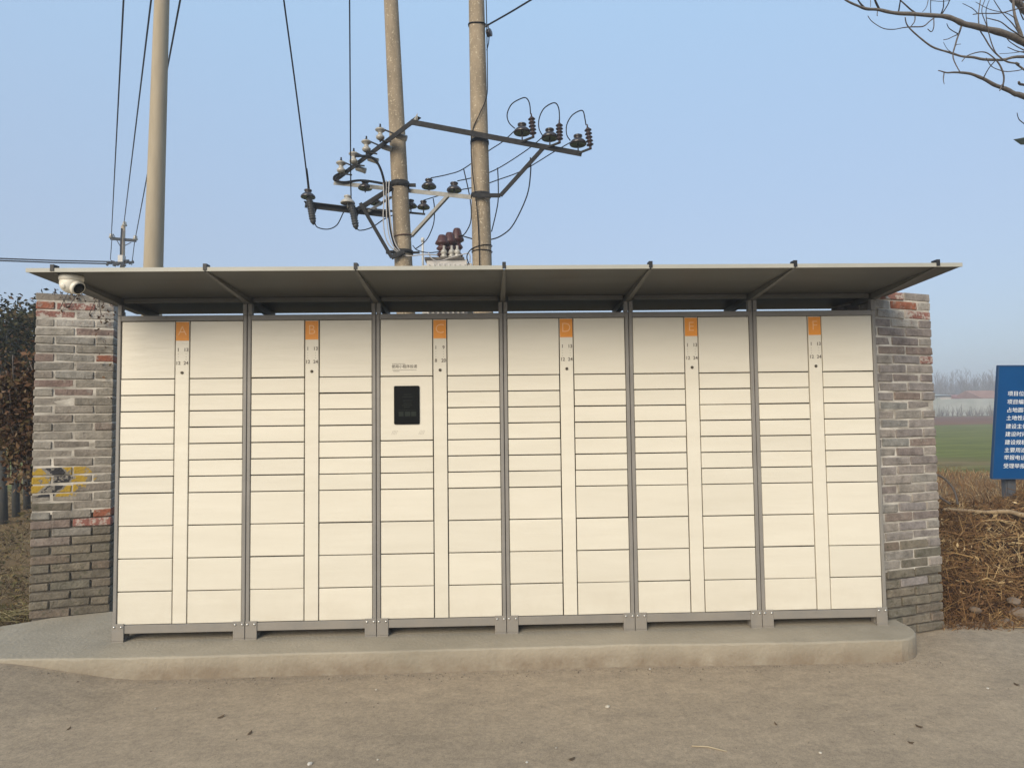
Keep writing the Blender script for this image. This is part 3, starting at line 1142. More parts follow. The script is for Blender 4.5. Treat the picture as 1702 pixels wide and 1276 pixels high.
# ------------------------------------------------------------------ dome camera
p0 = P(119, 452, -0.52)
p0.z = uz(-0.52)
dome = empty('dome_camera', p0)
tag(dome, 'white dome security camera hanging under the left end of the canopy', 'camera')
MB().lathe((0, 0, 0), (0, 0, -1), [(0.058, 0), (0.060, 0.006), (0.061, 0.02), (0.057, 0.03)], 28).build('mount_ring', WHITEP, dome)
hp = [(0.057, 0.03), (0.0575, 0.045)] + [(0.0575 * math.cos(R(a)), 0.045 + 0.055 * math.sin(R(a))) for a in range(10, 91, 10)]
MB().lathe((0, 0, 0), (0, 0, -1), hp, 28).build('dome_shell', WHITEP, dome)
ax = Vector((0.86, -0.22, -0.50)).normalized()
c0 = Vector((0, 0, -0.045))
ey = MB()
ey.lathe(c0 + ax * 0.030, ax, [(0.040, 0), (0.040, 0.024), (0.037, 0.030), (0.031, 0.030)], 24)
ey = ey.build('eye_housing', WHITEP, dome)
MB().lathe(c0 + ax * 0.0605, ax, [(0.031, 0), (0.031, 0.0015), (0.012, 0.002)], 24).build('lens', SCREEN, ey)
kn = Vector((-0.25, -0.85, -0.35)).normalized()
MB().lathe(c0 + kn * 0.05, kn, [(0.017, 0), (0.017, 0.006), (0.012, 0.010), (0.002, 0.0115)], 18).build('side_cap', WHITEP, dome)

# ------------------------------------------------------------------ utility poles
def taper(mb, a, b, ra, rb2, n=24):
    pts = [a.lerp(b, k / 6) for k in range(7)]
    mb.tube(pts, [ra + (rb2 - ra) * k / 6 for k in range(7)], n)


def pole_axis(pt_low, pt_top, zb, zt):
    d = (pt_top - pt_low)
    f = lambda z: pt_low + d * ((z - pt_low.z) / d.z)
    return f(zb), f(zt)


def pole(name, low, top, ya, yb, w_low, label, mat, zt=10.6, cat='utility pole', group=None, hidden=0.0):
    """low/top: centre pixels at rows y=440 and y=0"""
    a, b = P(low, 440, ya), P(top, 0, yb)
    base, tip = pole_axis(a, b, 0.0, zt)
    dist = (a - CAM).dot(FW)
    r440 = w_low / 2 * dist / FPX
    root = empty(name, base)
    tag(root, label, cat, group)
    k = 1 / 150.0
    rr = lambda z: r440 - (z - a.z) * k
    mb = MB()
    taper(mb, Vector((0, 0, -0.3)), tip - base, rr(0), rr(zt))
    mb.build('shaft', mat, root)

    def at(z):
        return base + (tip - base) * (z / zt), rr(z)
    return root, base, at


def pin_insulator(base, s=1.0, mat=None, stem=0.10):
    """bell insulator standing on a pin; base = foot of the pin"""
    mb = MB()
    mb.lathe(base, (0, 0, 1), [(0.011, 0), (0.011, stem + 0.03)], 8)
    h = stem
    prof = [(0.02, h + 0.035), (0.12, h), (0.128, h + 0.012), (0.122, h + 0.035), (0.09, h + 0.07), (0.062, h + 0.088), (0.054, h + 0.10),
            (0.054, h + 0.112), (0.066, h + 0.12), (0.066, h + 0.142), (0.045, h + 0.152), (0.001, h + 0.152)]
    mb.lathe(base, (0, 0, 1), [(r * s, h + (z - h) * s) for r, z in prof], 20)
    return mb


def shed_stack(a, ax, length, n, r_out, r_in, cone=0.45):
    prof = [(r_in * 0.9, 0)]
    st = length / n
    for k in range(n):
        z = k * st
        prof += [(r_in, z + st * 0.15), (r_out, z + st * 0.30), (r_out, z + st * 0.42), (r_in, z + st * (0.42 + cone))]
    prof += [(r_in * 0.9, length)]
    return MB().lathe(a, ax, prof, 16)


def loc(mb, root):
    """shift world points into a thing's space"""
    l = root.location
    mb.v = [tuple(Vector(v) - l) for v in mb.v]
    return mb


# left plain pole
pl1, _, _ = pole('utility_pole', 254.7, 269, 6.6, 6.75, 29.5, 'plain pale concrete utility pole left of the pair with a transformer', POLE2)
# right pole of the pair
YR = 5.9
pr2, baseR, atR = pole('utility_pole', 801.6, 792, YR, YR, 32.5, 'speckled concrete utility pole with three bell insulators on a long dark crossarm', POLE)
YM = 6.45
pm2, baseM, atM = pole('utility_pole', 671.5, 650, YM, YM, 30.0, 'leaning concrete utility pole with white spool insulators, left of the transformer', POLE)

# long crossarm on the right pole
YA = 5.66
a0, a1 = P(683, 203, YA), P(967, 256, YA)
arm = loc(MB().angle(a0, a1, 0.085, 0.012, (0, 0, 1), -1), pr2).build('crossarm', IRON, pr2)
for px, py in ((868, 236), (914, 244), (961, 252)):
    b = P(px, py, YA) + Vector((0, 0, 0.0))
    top_y = {868: 222, 914: 231, 961: 241}[px]
    hgt = (P(px, top_y, YA) - b).z
    loc(pin_insulator(b, 1.06, None, max(0.04, hgt)), pr2).build('pin_insulator', PORC, arm)
arr = [((886, 224), (883, 190)), ((930, 233), (929.5, 201)), ((981, 243), (976, 208))]
for lo, hi in arr:
    a, b = P(*lo, YA - 0.10), P(*hi, YA - 0.10)
    ln = (b - a).length
    mb = shed_stack(a, b - a, ln * 0.86, 5, 0.056, 0.028)
    mb.lathe(a + (b - a) * 0.86, b - a, [(0.012, 0), (0.012, 0.05), (0.006, 0.06)], 8)
    mb.lathe(a - (b - a).normalized() * 0.05, b - a, [(0.02, 0), (0.02, 0.05)], 8)
    o = loc(mb, pr2).build('surge_arrester', POLY, arm)
    q = P(lo[0] - 20, lo[1] + 12, YA)
    loc(MB().bar(a + Vector((0, 0, -0.04)), q, 0.022, 0.03), pr2).build('arrester_bracket', IRON, arm)
# clamp + strut on the right pole
kz = P(800, 326, YR).z
ctr, rad = atR(kz)
cl = MB()
cl.lathe(ctr - Vector((0, 0, 0.03)), (0, 0, 1), [(rad + 0.012, 0), (rad + 0.012, 0.06)], 24)
s0 = P(786, 325, YR - 0.2)
s1 = P(832, 325, YR - 0.2)
cl.bar(s0, s1, 0.03, 0.06)
s2 = P(905, 244, YA + 0.03)
loc(cl, pr2).build('clamp_band', IRON, pr2)
loc(MB().bar(s1, s2, 0.05, 0.055), pr2).build('strut', IRON, pr2)
kz = P(800, 238, YR).z
ctr, rad = atR(kz)
loc(MB().lathe(ctr - Vector((0, 0, 0.02)), (0, 0, 1), [(rad + 0.008, 0), (rad + 0.008, 0.05)], 24), pr2).build('clamp_band', IRON, pr2)
# wire wraps low on the pole and the upper strap with its small pulley insulator
for py, tilt in ((412, 0.03), (419, 0.0)):
    ctr, rad = atR(P(801, py, YR).z)
    pts = [ctr + Vector(((rad + 0.008) * math.cos(t), (rad + 0.008) * math.sin(t), tilt * math.cos(t))) for t in [k * math.pi / 12 for k in range(25)]]
    loc(MB().tube(pts, 0.007, 5, False), pr2).build('wire_wrap', WIRE, pr2)
ctr, rad = atR(P(795, 44, YR).z)
pts = [ctr + Vector(((rad + 0.008) * math.cos(t), (rad + 0.008) * math.sin(t), 0.02 * math.cos(2 * t))) for t in [k * math.pi / 12 for k in range(25)]]
loc(MB().tube(pts, 0.011, 5, False), pr2).build('wire_wrap', WIRE, pr2)
q = P(813, 55, YR - 0.05)
mb = MB()
mb.lathe(q + Vector((-0.03, 0.02, 0)), (0.8, -0.5, 0), [(0.03, 0), (0.062, 0.008), (0.062, 0.02), (0.03, 0.035), (0.062, 0.05), (0.062, 0.062), (0.03, 0.07)], 16)
mb.bar(P(806, 44, YR - 0.05), P(812, 42, YR - 0.05), 0.02, 0.03)
mb.bar(P(811, 42, YR - 0.05), q, 0.015, 0.02)
loc(mb, pr2).build('stay_insulator', PORC, pr2)

# ---- hardware on the leaning pole
Y2 = 7.2
g0, g1 = P(684, 206, YA + 0.06), P(557, 300, Y2)
g0b = P(693, 197, YA + 0.02)
lv = loc(MB().angle(g0b, g1, 0.085, 0.012, (0, 0, 1), 1), pm2).build('low_voltage_crossarm', IRON, pm2)
tip = MB()
tip.add([P(684, 204, YA + .02), P(694, 188, YA + .02), P(694, 204, YA + .02), P(684, 204, YA + .05), P(694, 188, YA + .05), P(694, 204, YA + .05)],
        [(0, 1, 2), (3, 5, 4), (0, 3, 4, 1), (1, 4, 5, 2), (2, 5, 3, 0)])
loc(tip, pm2).build('gusset_plate', GALV, lv)


def on_lv(px):
    f = (px - 693) / (557 - 693)
    f2 = f
    return YA + (Y2 - YA) * f2


spools = [((632, 222), (668, 228)), ((609, 242), (644, 246)), ((588, 262), (621, 266)), ((567, 277), (601, 282))]
for (sx, sy), (cx, cy) in spools:
    Y = on_lv(sx + 22)
    c = P(sx, sy, Y)
    s = (c - CAM).length / 10.5
    prof = [(0.02, -0.10), (0.04, -0.095), (0.062, -0.075), (0.066, -0.05), (0.05, -0.035), (0.032, -0.01), (0.034, 0.015), (0.06, 0.035), (0.078, 0.05),
            (0.07, 0.066), (0.04, 0.075), (0.02, 0.078)]
    sp_ = loc(MB().lathe(c, (0, 0, 1), [(r * s, h * s) for r, h in prof], 18), pm2).build('spool_insulator', WPORC, lv)
    mb = MB()
    mb.lathe(c + Vector((0, 0, 0.075 * s)), (0, 0, 1), [(0.055 * s, 0), (0.03 * s, 0.012), (0.014 * s, 0.03), (0.012 * s, 0.075)], 10)
    mb.lathe(c - Vector((0, 0, 0.13 * s)), (0, 0, 1), [(0.014, 0), (0.014, 0.03)], 8)
    e = P(sx + 26, sy + 2, Y)
    mb.bar(c + Vector((0, 0, 0.085 * s)), e, 0.022, 0.02)
    e2 = P(sx + 18, sy + 14, Y)
    mb.bar(c - Vector((0, 0, 0.105 * s)), e2, 0.022, 0.02)
    loc(mb, pm2).build('insulator_strap', IRON, lv)
    c2 = P(cx, cy, Y)
    e3 = P(cx - 9, cy - 3, Y)
    dd = (c2 - e3).normalized()
    loc(MB().lathe(e3, dd, [(0.045, 0), (0.048, 0.02), (0.048, 0.15), (0.052, 0.155), (0.05, 0.175), (0.02, 0.18)], 14), pm2).build('spool_insulator', WPORC, lv)

h0, h1 = P(555, 304, Y2), P(784, 328, YR + 0.1)
ga = loc(MB().angle(h0, h1, 0.07, 0.01, (0, 0, 1), -1), pm2).build('zinc_crossarm', GALV, pm2)


def on_z(px):
    f = (px - 555) / (784 - 555)
    return Y2 + (YR + 0.1 - Y2) * f


for px, py, arm_y in ((713, 318, 0), (755, 324, 0), (607, 320, 0)):
    Y = on_z(px)
    b = P(px, py, Y)
    loc(pin_insulator(b, 0.98, None, 0.06), pm2).build('pin_insulator', PORC, ga)
# clamp bands on the leaning pole
for py, hh in ((308, 0.10), (420, 0.06)):
    ctr, rad = atM(P(668, py, YM).z)
    mb = MB()
    mb.lathe(ctr - Vector((0, 0, hh / 2)), (0, 0, 1), [(rad + 0.014, 0), (rad + 0.014, hh)], 24)
    mb.bar(ctr + Vector((-rad - 0.13, -0.02, 0)), ctr + Vector((-rad, -0.05, 0)), 0.05, hh * 0.8)
    mb.bar(ctr + Vector((rad + 0.12, 0.0, 0)), ctr + Vector((rad, 0.0, 0)), 0.04, hh * 0.5)
    loc(mb, pm2).build('clamp_band', IRON, pm2)
ctr, rad = atM(P(668, 394, YM).z)
pts = [ctr + Vector(((rad + 0.008) * math.cos(t), (rad + 0.008) * math.sin(t), 0.02 * math.cos(t))) for t in [k * math.pi / 12 for k in range(25)]]
loc(MB().tube(pts, 0.010, 5, False), pm2).build('wire_wrap', RUST, pm2)
# fuse arm to the left with two dropout fuses
Y4 = YM - 0.12
f0, f1 = P(507, 341, Y4 - 0.1), P(648, 358, Y4)
fa = loc(MB().angle(f0, f1, 0.085, 0.012, (0, 0, 1), 1), pm2).build('fuse_crossarm', IRON, pm2)
loc(MB().bar(P(594, 349, Y4 - 0.1), P(652, 312, YM - 0.1), 0.06, 0.07), pm2).build('strut', IRON, pm2)
loc(MB().bar(P(612, 351, Y4 - 0.1), P(650, 328, YM + 0.12), 0.04, 0.04), pm2).build('strut', GALV, pm2)
loc(MB().bar(P(599, 338, Y4 - 0.14), P(651, 428, YM - 0.2), 0.045, 0.055), pm2).build('strut', IRON, pm2)
loc(MB().bar(P(650, 428, YM - 0.2), P(672, 418, YM - 0.19), 0.05, 0.07), pm2).build('strut', IRON, pm2)
loc(MB().bar(P(746, 324, on_z(746)), P(684, 392, YM), 0.055, 0.05), pm2).build('strut', GALV, pm2)
for (bx, by), (tx, ty), (ex, ey_), bell in (((512, 322), (514, 330), (520, 366), PORC), ((578, 332), (584, 338), (591, 374), WPORC)):
    Y = Y4 - 0.2
    a, e = P(tx, ty, Y), P(ex, ey_, Y)
    mb = shed_stack(a, e - a, (e - a).length, 9, 0.058, 0.044, 0.5)
    mb.lathe(e, e - a, [(0.045, 0), (0.05, 0.02), (0.03, 0.05), (0.015, 0.075)], 10)
    body = loc(mb, pm2).build('dropout_fuse', mk('fuse_porcelain', (0.03, 0.032, 0.033), (0.055, 0.055, 0.054), 10, 0.3), fa)
    b = P(bx, by + 6, Y)
    loc(pin_insulator(b - Vector((0, 0, 0.08)), 0.92, None, 0.07), pm2).build('bell_insulator', bell, fa)
    m_ = (a + e) / 2
    loc(MB().bar(m_ + Vector((-0.06, 0.0, 0.1)), m_ + Vector((0.02, 0.16, 0.02)), 0.05, 0.10), pm2).build('fuse_clamp', IRON, fa)
# small arm behind the pole with bells
h2a, h2b = P(598, 346, YM + 0.5), P(706, 356, YM + 0.1)
sa = loc(MB().bar(h2a, h2b, 0.03, 0.03), pm2).build('rear_crossarm', IRON, pm2)
for px, py in ((704, 356), (683, 354), (625, 349)):
    f = (px - 598) / 108
    b = P(px, py, YM + 0.5 - 0.4 * f)
    loc(pin_insulator(b, 0.85, None, 0.10), pm2).build('pin_insulator', PORC, sa)

# ------------------------------------------------------------------ transformer on a platform between the two poles
YT = 6.2
tcx = P(742, 440, YT).x
ztop = P(742, 432, YT).z
tr = empty('transformer', (tcx, YT, ztop - 1.05))
tag(tr, 'pale grey pole transformer with three red brown bushings between two poles', 'transformer')
TR0 = ztop - 1.05
tk = MB()
tk.box(-0.30, 0.34, -0.22, 0.22, 0.05, 1.0)
tk.build('tank', TANK, tr)
fn = MB()
for k in range(8):
    x = -0.26 + k * 0.08
    fn.box(x - 0.012, x + 0.012, -0.30, -0.2205, 0.15, 0.92)
    fn.box(x - 0.012, x + 0.012, 0.2205, 0.30, 0.15, 0.92)
for k in range(5):
    y = -0.17 + k * 0.085
    fn.box(0.3405, 0.42, y - 0.012, y + 0.012, 0.2, 0.95)
    fn.box(-0.38, -0.3005, y - 0.012, y + 0.012, 0.15, 0.92)
fn.build('cooling_fins', TANK, tr)
cv = MB()
cv.box(-0.33, 0.30, -0.25, 0.25, 1.0, 1.035)
cv.build('cover', TANKD, tr)
for k, (px, py0, py1) in enumerate(((735, 426, 391), (747.5, 424, 387), (760, 424, 380))):
    Yb = YT - 0.1 + 0.1 * k
    a, e = P(px, py0, Yb), P(px, py1, Yb)
    a.z = ztop - 0.02
    h = e.z - a.z
    prof = [(0.055, 0), (0.055, h * 0.12), (0.095, h * 0.18), (0.092, h * 0.22), (0.055, h * 0.30), (0.055, h * 0.36), (0.095, h * 0.43), (0.092, h * 0.47),
            (0.06, h * 0.55), (0.062, h * 0.58), (0.115, h * 0.64), (0.112, h * 0.69), (0.085, h * 0.80), (0.065, h * 0.95), (0.05, h), (0.001, h * 1.005)]
    loc(MB().lathe(a, (0, 0, 1), prof, 18), tr).build('high_voltage_bushing', BUSH, tr)
for px in (738, 751, 760):
    a = P(px, 427, YT - 0.2)
    a.z = ztop - 0.02
    loc(MB().lathe(a, (0, 0, 1), [(0.05, 0), (0.06, 0.03), (0.035, 0.06), (0.06, 0.08), (0.045, 0.12), (0.02, 0.15), (0.02, 0.2)], 14), tr).build('low_voltage_bushing', WPORC, tr)
a = P(703, 440, YT + 0.1)
e = P(702.5, 396, YT + 0.1)
mb = MB().tube([Vector((a.x, a.y, ztop - 0.3)), e], 0.018, 10)
mb.lathe(e, (0, 0, 1), [(0.026, -0.06), (0.03, -0.01), (0.018, 0.01)], 12)
mb.bar(Vector((a.x, a.y, ztop - 0.2)), Vector((tcx - 0.3, YT, ztop - 0.2)), 0.03, 0.03)
loc(mb, tr).build('oil_pipe', mk('pale_pipe', (0.5, 0.5, 0.48), rough=0.5), tr)
# platform
plat = empty('transformer_platform', (tcx, YT, TR0))
tag(plat, 'steel channel platform carrying the transformer between the poles', 'platform')
pa, pb = atM(TR0)[0], atR(TR0)[0]
for s_ in (-0.2, 0.2):
    a = pa + Vector((-0.35, s_, -0.02))
    b = pb + Vector((0.35, s_, -0.02))
    a.z = b.z = TR0 - 0.065
    loc(MB().bar(a, b, 0.06, 0.12), plat).build('channel_beam', GALV, plat)
for s_ in (-0.25, 0.0, 0.25):
    loc(MB().bar(Vector((tcx + s_, YT - 0.32, TR0 + 0.022)), Vector((tcx + s_, YT + 0.32, TR0 + 0.022)), 0.06, 0.05), plat).build('cross_beam', GALV, plat)

# ------------------------------------------------------------------ cables
def smooth_pts(pts, n=6):
    """Catmull-Rom through the points"""
    out = []
    p = [pts[0]] + list(pts) + [pts[-1]]
    for i in range(1, len(p) - 2):
        for k in range(n):
            t = k / n
            a, b, c, d = p[i - 1], p[i], p[i + 1], p[i + 2]
            out.append(0.5 * ((2 * b) + (c - a) * t + (2 * a - 5 * b + 4 * c - d) * t * t + (3 * b - a - 3 * c + d) * t ** 3))
    out.append(pts[-1])
    return out


def cable(px, label, r=0.010, mat=WIRE, name='cable', group=None, extra=None, n=6, cat='cable'):
    pts = [P(*q) for q in px]
    if extra:
        pts += [Vector(e) for e in extra]
    og = pts[0].copy()
    mb = MB().tube([v for v in smooth_pts(pts, n)], r, 6)
    return tag(mb.build(name, mat, None, og), label, cat, group)


G1 = 'jumper loops from bell insulators to surge arresters'
cable([(856, 214, YA - .08), (846, 204, YA - .1), (843, 190, YA - .1), (850, 174, YA - .1), (864, 165, YA - .1), (874, 163, YA - .1), (880, 172, YA - .1), (882, 190, YA - .1)],
      'black cable loop at the leftmost bell insulator of the long crossarm', 0.009, group=G1)
cable([(902, 226, YA - .08), (896, 214, YA - .1), (896, 198, YA - .1), (903, 182, YA - .1), (915, 173, YA - .1), (924, 172, YA - .1), (929, 182, YA - .1), (930, 201, YA - .1)],
      'black cable loop at the middle bell insulator of the long crossarm', 0.009, group=G1)
cable([(948, 234, YA - .08), (942, 224, YA - .1), (942, 208, YA - .1), (950, 193, YA - .1), (962, 185, YA - .1), (969, 185, YA - .1), (972, 196, YA - .1), (974, 208, YA - .1)],
      'black cable loop at the rightmost bell insulator of the long crossarm', 0.009, group=G1)
G2 = 'black cables between the bell insulators of both poles'
cable([(856, 217, YA), (835, 236, YA + .1), (812, 251, YA + .35), (770, 281, YR + .25), (745, 290, YR + .3), (716, 296, on_z(713))],
      'black cable from the leftmost bell of the long crossarm to the zinc crossarm', 0.009, group=G2)
cable([(902, 228, YA), (875, 250, YA + .1), (828, 280, YA + .35), (795, 293, YR + .25), (760, 301, on_z(755))],
      'black cable from the middle bell of the long crossarm to the zinc crossarm', 0.009, group=G2)
cable([(948, 237, YA), (920, 253, YA + .1), (870, 283, YA + .3), (828, 299, YA + .4), (795, 310, YR + .25), (755, 318, YR + .35), (704, 333, YM + 0.1)],
      'black cable from the rightmost bell of the long crossarm to the rear crossarm', 0.009, group=G2)
cable([(881.5, 262, YA + .1), (882, 285, YA + .1), (876, 325, YA + .15), (854, 372, YA + .2), (836, 390, YA + .25), (816, 398, YR), (790, 398, YR + .1), (762, 390, YT + .1)],
      'long black drop cable curving down to the right of the speckled pole', 0.010)
cable([(827, 279, YA + .3), (828, 300, YA + .3), (828, 332, YA + .3), (824, 356, YA + .35), (817, 385, YR)],
      'short black drop cable close beside the speckled pole', 0.009)
cable([(770.6, 281, YR + .2), (779, 318, YR + .2), (783, 345, YR + .2), (782, 370, YR + .2), (772, 389, YR + .25), (762, 393, YT)],
      'black drop cable reaching the right brown transformer bushing', 0.009)
_c = lambda py, dx: (792 + dx + (py / 440) * 9.6, py, YR - 0.17)
cable([(808, 0, YR - .1), (809, 40, YR - .1), (810, 120, YR - .1), (809, 160, YR - .1), (797, 190, YR - .17), (786, 215, YR - .13), (783, 247, YR - .16), (786, 290, YR - .17), (791, 330, YR - .19), (794, 360, YR - .17), (796, 400, YR - .17), (797, 445, YR - .18)],
      'black earth cable winding down the face of the speckled pole', 0.008)
cable([(813, 60, YR - .05), (812, 72, YR - .05), (809, 84, YR - .08)], 'short black tail under the small stay insulator', 0.008)
pA = P(811, 42, YR - .05)
cable([(811, 42, YR - .05), (848, 21, YR - 0.3), (888, -3, YR - .6)], 'black overhead service wire rising right from the speckled pole', 0.014,
      extra=[tuple(P(1100, -130, YR - 2.0)), tuple(P(1900, -560, YR - 5.0))])
cable([(523, 370, Y4 - .2), (528, 378, Y4 - .2), (545, 381, Y4 - .2), (560, 374, Y4 - .15), (570, 355, Y4), (578, 340, Y4)],
      'black cable sagging between the two dropout fuses', 0.009)
cable([(593, 378, Y4 - .2), (598, 383, Y4 - .15), (618, 378, Y4), (645, 361, YM), (690, 345, YM + .3)], 'black cable from the right dropout fuse behind the leaning pole', 0.009)
G3 = 'overhead feeder wires dropping to the dropout fuses'
cable([(511, 320, Y4 - .2), (511, 300, Y4 - .2), (492, 150, Y4 - .8), (471, -5, Y4 - 1.6)], 'black overhead wire ending at the outer dropout fuse', 0.012, group=G3,
      extra=[tuple(P(440, -240, Y4 - 3.2))])
cable([(584, 335, Y4 - .2), (583, 300, Y4 - .2), (582, 150, Y4 - .8), (581, -5, Y4 - 1.6)], 'black overhead wire ending at the pale bell of the inner dropout fuse', 0.010, group=G3,
      extra=[tuple(P(579, -240, Y4 - 3.2))])
cable([(515, 322, Y4 - .2), (512, 295, Y4 - .2), (510, 280, Y4 - .22)], 'short stiff wire tail above the outer dropout fuse', 0.009)
cable([(590, 260, on_lv(600) - .1), (612, 260, YM - .3), (625, 268, YM - .3), (634, 285, YM - .3), (640, 310, YM - .25), (645, 345, YM - .2), (650, 385, YM - .2), (658, 412, YM - .17), (668, 425, YM - .16)],
      'thick black cable bending down from the low voltage crossarm', 0.020)
cable([(575, 284, on_lv(590)), (558, 292, Y2 - .1), (556, 299, Y2 - .1), (572, 303, Y2 - .15), (600, 300, Y2 - .3), (630, 304, YM - .1), (648, 308, YM - .19)],
      'thick black cable hooked round the outer end of the low voltage crossarm', 0.022)
for (dx, lab) in ((0, 'pale cable nearest the outer side of the leaning pole'), (5, 'pale cable second from the outer side of the leaning pole'), (10, 'pale cable closest against the leaning pole')):
    cable([(637 + dx, 300, YM - .25), (638 + dx * .8, 330, YM - .25), (637 + dx * 1.2, 365, YM - .25), (641 + dx * 1.3, 395, YM - .22), (652 + dx, 413, YM - .2), (676, 425, YM - .18), (705, 423, YT - .3), (728, 424, YT - .25)],
          lab, 0.009, WIREW, group='pale cables along the leaning pole')
cable([(686, 408, YM), (694, 416, YM - .1), (712, 420, YT - .25), (735, 418, YT - .2)], 'thin black cable from the leaning pole to the transformer cover', 0.008)
cable([(720, 330, YM + .2), (722, 345, YM + .2), (721, 370, YM + .15), (713, 392, YM + .1), (704, 404, YT), (690, 414, YT - .1)], 'black cable curving behind the oil pipe of the transformer', 0.009)
cable([(712, 420, YT - .3), (718, 430, YT - .3), (730, 434, YT - .3), (750, 428, YT - .3), (768, 423, YT - .3), (780, 422, YT - .3), (781, 436, YT - .3)], 'white cable looped across the transformer cover', 0.008, WIREW)
cable([(786, 412, YR - .1), (779, 419, YR - .1), (776, 428, YR - .1), (780, 440, YR - .1)], 'black cable curling beside the foot of the visible speckled pole', 0.009)

# far pole with its three overhead wires
YF = 30.0
fp_top, fp_b = P(205, 376, YF), P(203.5, 440, YF)
fb = pole_axis(fp_b, fp_top, 0.0, fp_top.z)[0]
far = empty('utility_pole', fb)
tag(far, 'small distant utility pole with two crossarms above the left canopy edge', 'utility pole')
mb = MB()
taper(mb, Vector((0, 0, -0.5)), fp_top - fb, 0.17, 0.10, 12)
mb.build('shaft', POLE, far)
loc(MB().bar(P(184, 396.5, YF), P(226, 400, YF), 0.12, 0.14), far).build('crossarm', IRON, far)
loc(MB().bar(P(184, 437, YF), P(222, 436, YF), 0.12, 0.10), far).build('crossarm', IRON, far)
for px, py in ((185, 393), (225, 396), (207, 373)):
    loc(MB().lathe(P(px, py + 3, YF), (0, 0, 1), [(0.06, 0), (0.13, 0.02), (0.09, 0.14), (0.09, 0.22), (0.02, 0.26)], 12), far).build('pin_insulator', WPORC, far)
for a, b in (((188, 389), (201, 411)), ((218, 403), (204, 410))):
    loc(MB().bar(P(*a, YF), P(*b, YF), 0.03, 0.03), far).build('brace', IRON, far)
mb = MB()
mb.tube([P(202.5, 380, YF - .2), P(201, 405, YF - .25), P(200.5, 435, YF - .25)], 0.05, 6)
loc(mb, far).build('down_cable', WIRE, far)
loc(MB().box(P(203, 430, YF).x, P(211, 430, YF).x, YF - 0.4, YF - 0.1, P(207, 438, YF).z, P(207, 427, YF).z), far).build('meter_box', TANK, far)
mb = MB()
rr_ = random.Random(5)
for k in range(16):
    px = rr_.uniform(181, 217)
    mb.tube([P(px, rr_.uniform(433, 441), YF - .2), P(px + rr_.uniform(-8, 8), rr_.uniform(433, 442), YF - .3)], 0.06, 5)
loc(mb, far).build('cable_splices', IRON, far)
G4 = 'overhead wires running from the distant pole over the road'
YN = 10.0
for a, b, lab in (((185, 394), (205.5, -2), 'leftmost overhead wire rising from the distant pole'),
                  ((206, 372), (251.5, -2), 'middle overhead wire rising from the distant pole'),
                  ((225, 396), (300, -2), 'overhead wire passing behind the plain pale pole')):
    p0_, p1_ = P(*a, YF), P(*b, YN)
    nxt = p1_ + (p1_ - p0_) * 0.75
    mid = p0_.lerp(p1_, 0.5)
    pts = [p0_, p0_.lerp(p1_, .33), p0_.lerp(p1_, .66), p1_, nxt]
    og = p0_.copy()
    tag(MB().tube(pts, 0.022, 6).build('overhead_wire', WIRE, None, og), lab, 'wire', G4)
for a, b, lab in (((186, 398), (183.5, 432), 'thin drop wire on the left of the distant pole'), ((224, 400), (219, 441), 'thin drop wire on the right of the distant pole')):
    og = P(*a, YF)
    tag(MB().tube([og, P(*b, YF)], 0.02, 5).build('drop_wire', WIRE, None, og), lab, 'wire')
for dy, lab in ((0, 'upper of two horizontal cables left of the distant pole'), (3.5, 'lower of two horizontal cables left of the distant pole')):
    og = P(186, 435 + dy, YF)
    tag(MB().tube([og, P(90, 433 + dy, YF - 2), P(-5, 429.5 + dy, YF - 4), P(-260, 412 + dy, YF - 9)], 0.034, 6).build('bundled_cable', WIRE, None, og), lab, 'cable', 'horizontal cables at the distant pole')

# ------------------------------------------------------------------ bare tree, top right
ZS = 0.2195
rt = random.Random(11)
TX = P(1890, 300, 3.3)
tree = empty('bare_tree', (TX.x, 3.3, gz(TX.x, 3.3)))
tag(tree, 'leafless tree reaching grey branches in from the upper right', 'tree')
mb = MB()
zt0 = tree.location.z
mb.tube([Vector((0, 0, -0.3)), Vector((0.02, 0, 1.0)), Vector((-0.05, 0.03, 2.4)), Vector((0.02, 0, 3.8)), Vector((0.08, 0.05, 5.2)), Vector((0.0, 0.1, 6.8))],
        [0.17, 0.14, 0.125, 0.11, 0.085, 0.04], 14)
mb.build('trunk', BARK, tree)


def branch(zp, w0, w1, y0=2.3, y1=2.9, tail=None, name='branch', mat=BARK, jag=0.0):
    pts = []
    n = len(zp)
    for i, (x, y) in enumerate(zp):
        f = i / (n - 1)
        pts.append(P(1380 + x * ZS, y * ZS, y0 + (y1 - y0) * f))
    if tail:
        for q in tail:
            pts.append(P(*q))
    sp_ = smooth_pts(pts, 5)
    m = len(sp_)
    rs = []
    out = []
    for i, v in enumerate(sp_):
        f = i / (m - 1)
        rs.append((w0 + (w1 - w0) * f) * ZS * 7.2 / FPX / 2 * (1 + 0.18 * mnoise.noise((v.x * 9, v.y * 9, v.z * 9))))
        out.append(v + Vector((mnoise.noise((v.x * 5, 1.7, v.z * 5)), 0, mnoise.noise((v.x * 5, 9.2, v.z * 5)))) * 0.012)
    return loc(MB().tube(out, rs, 7), tree).build(name, mat, tree)


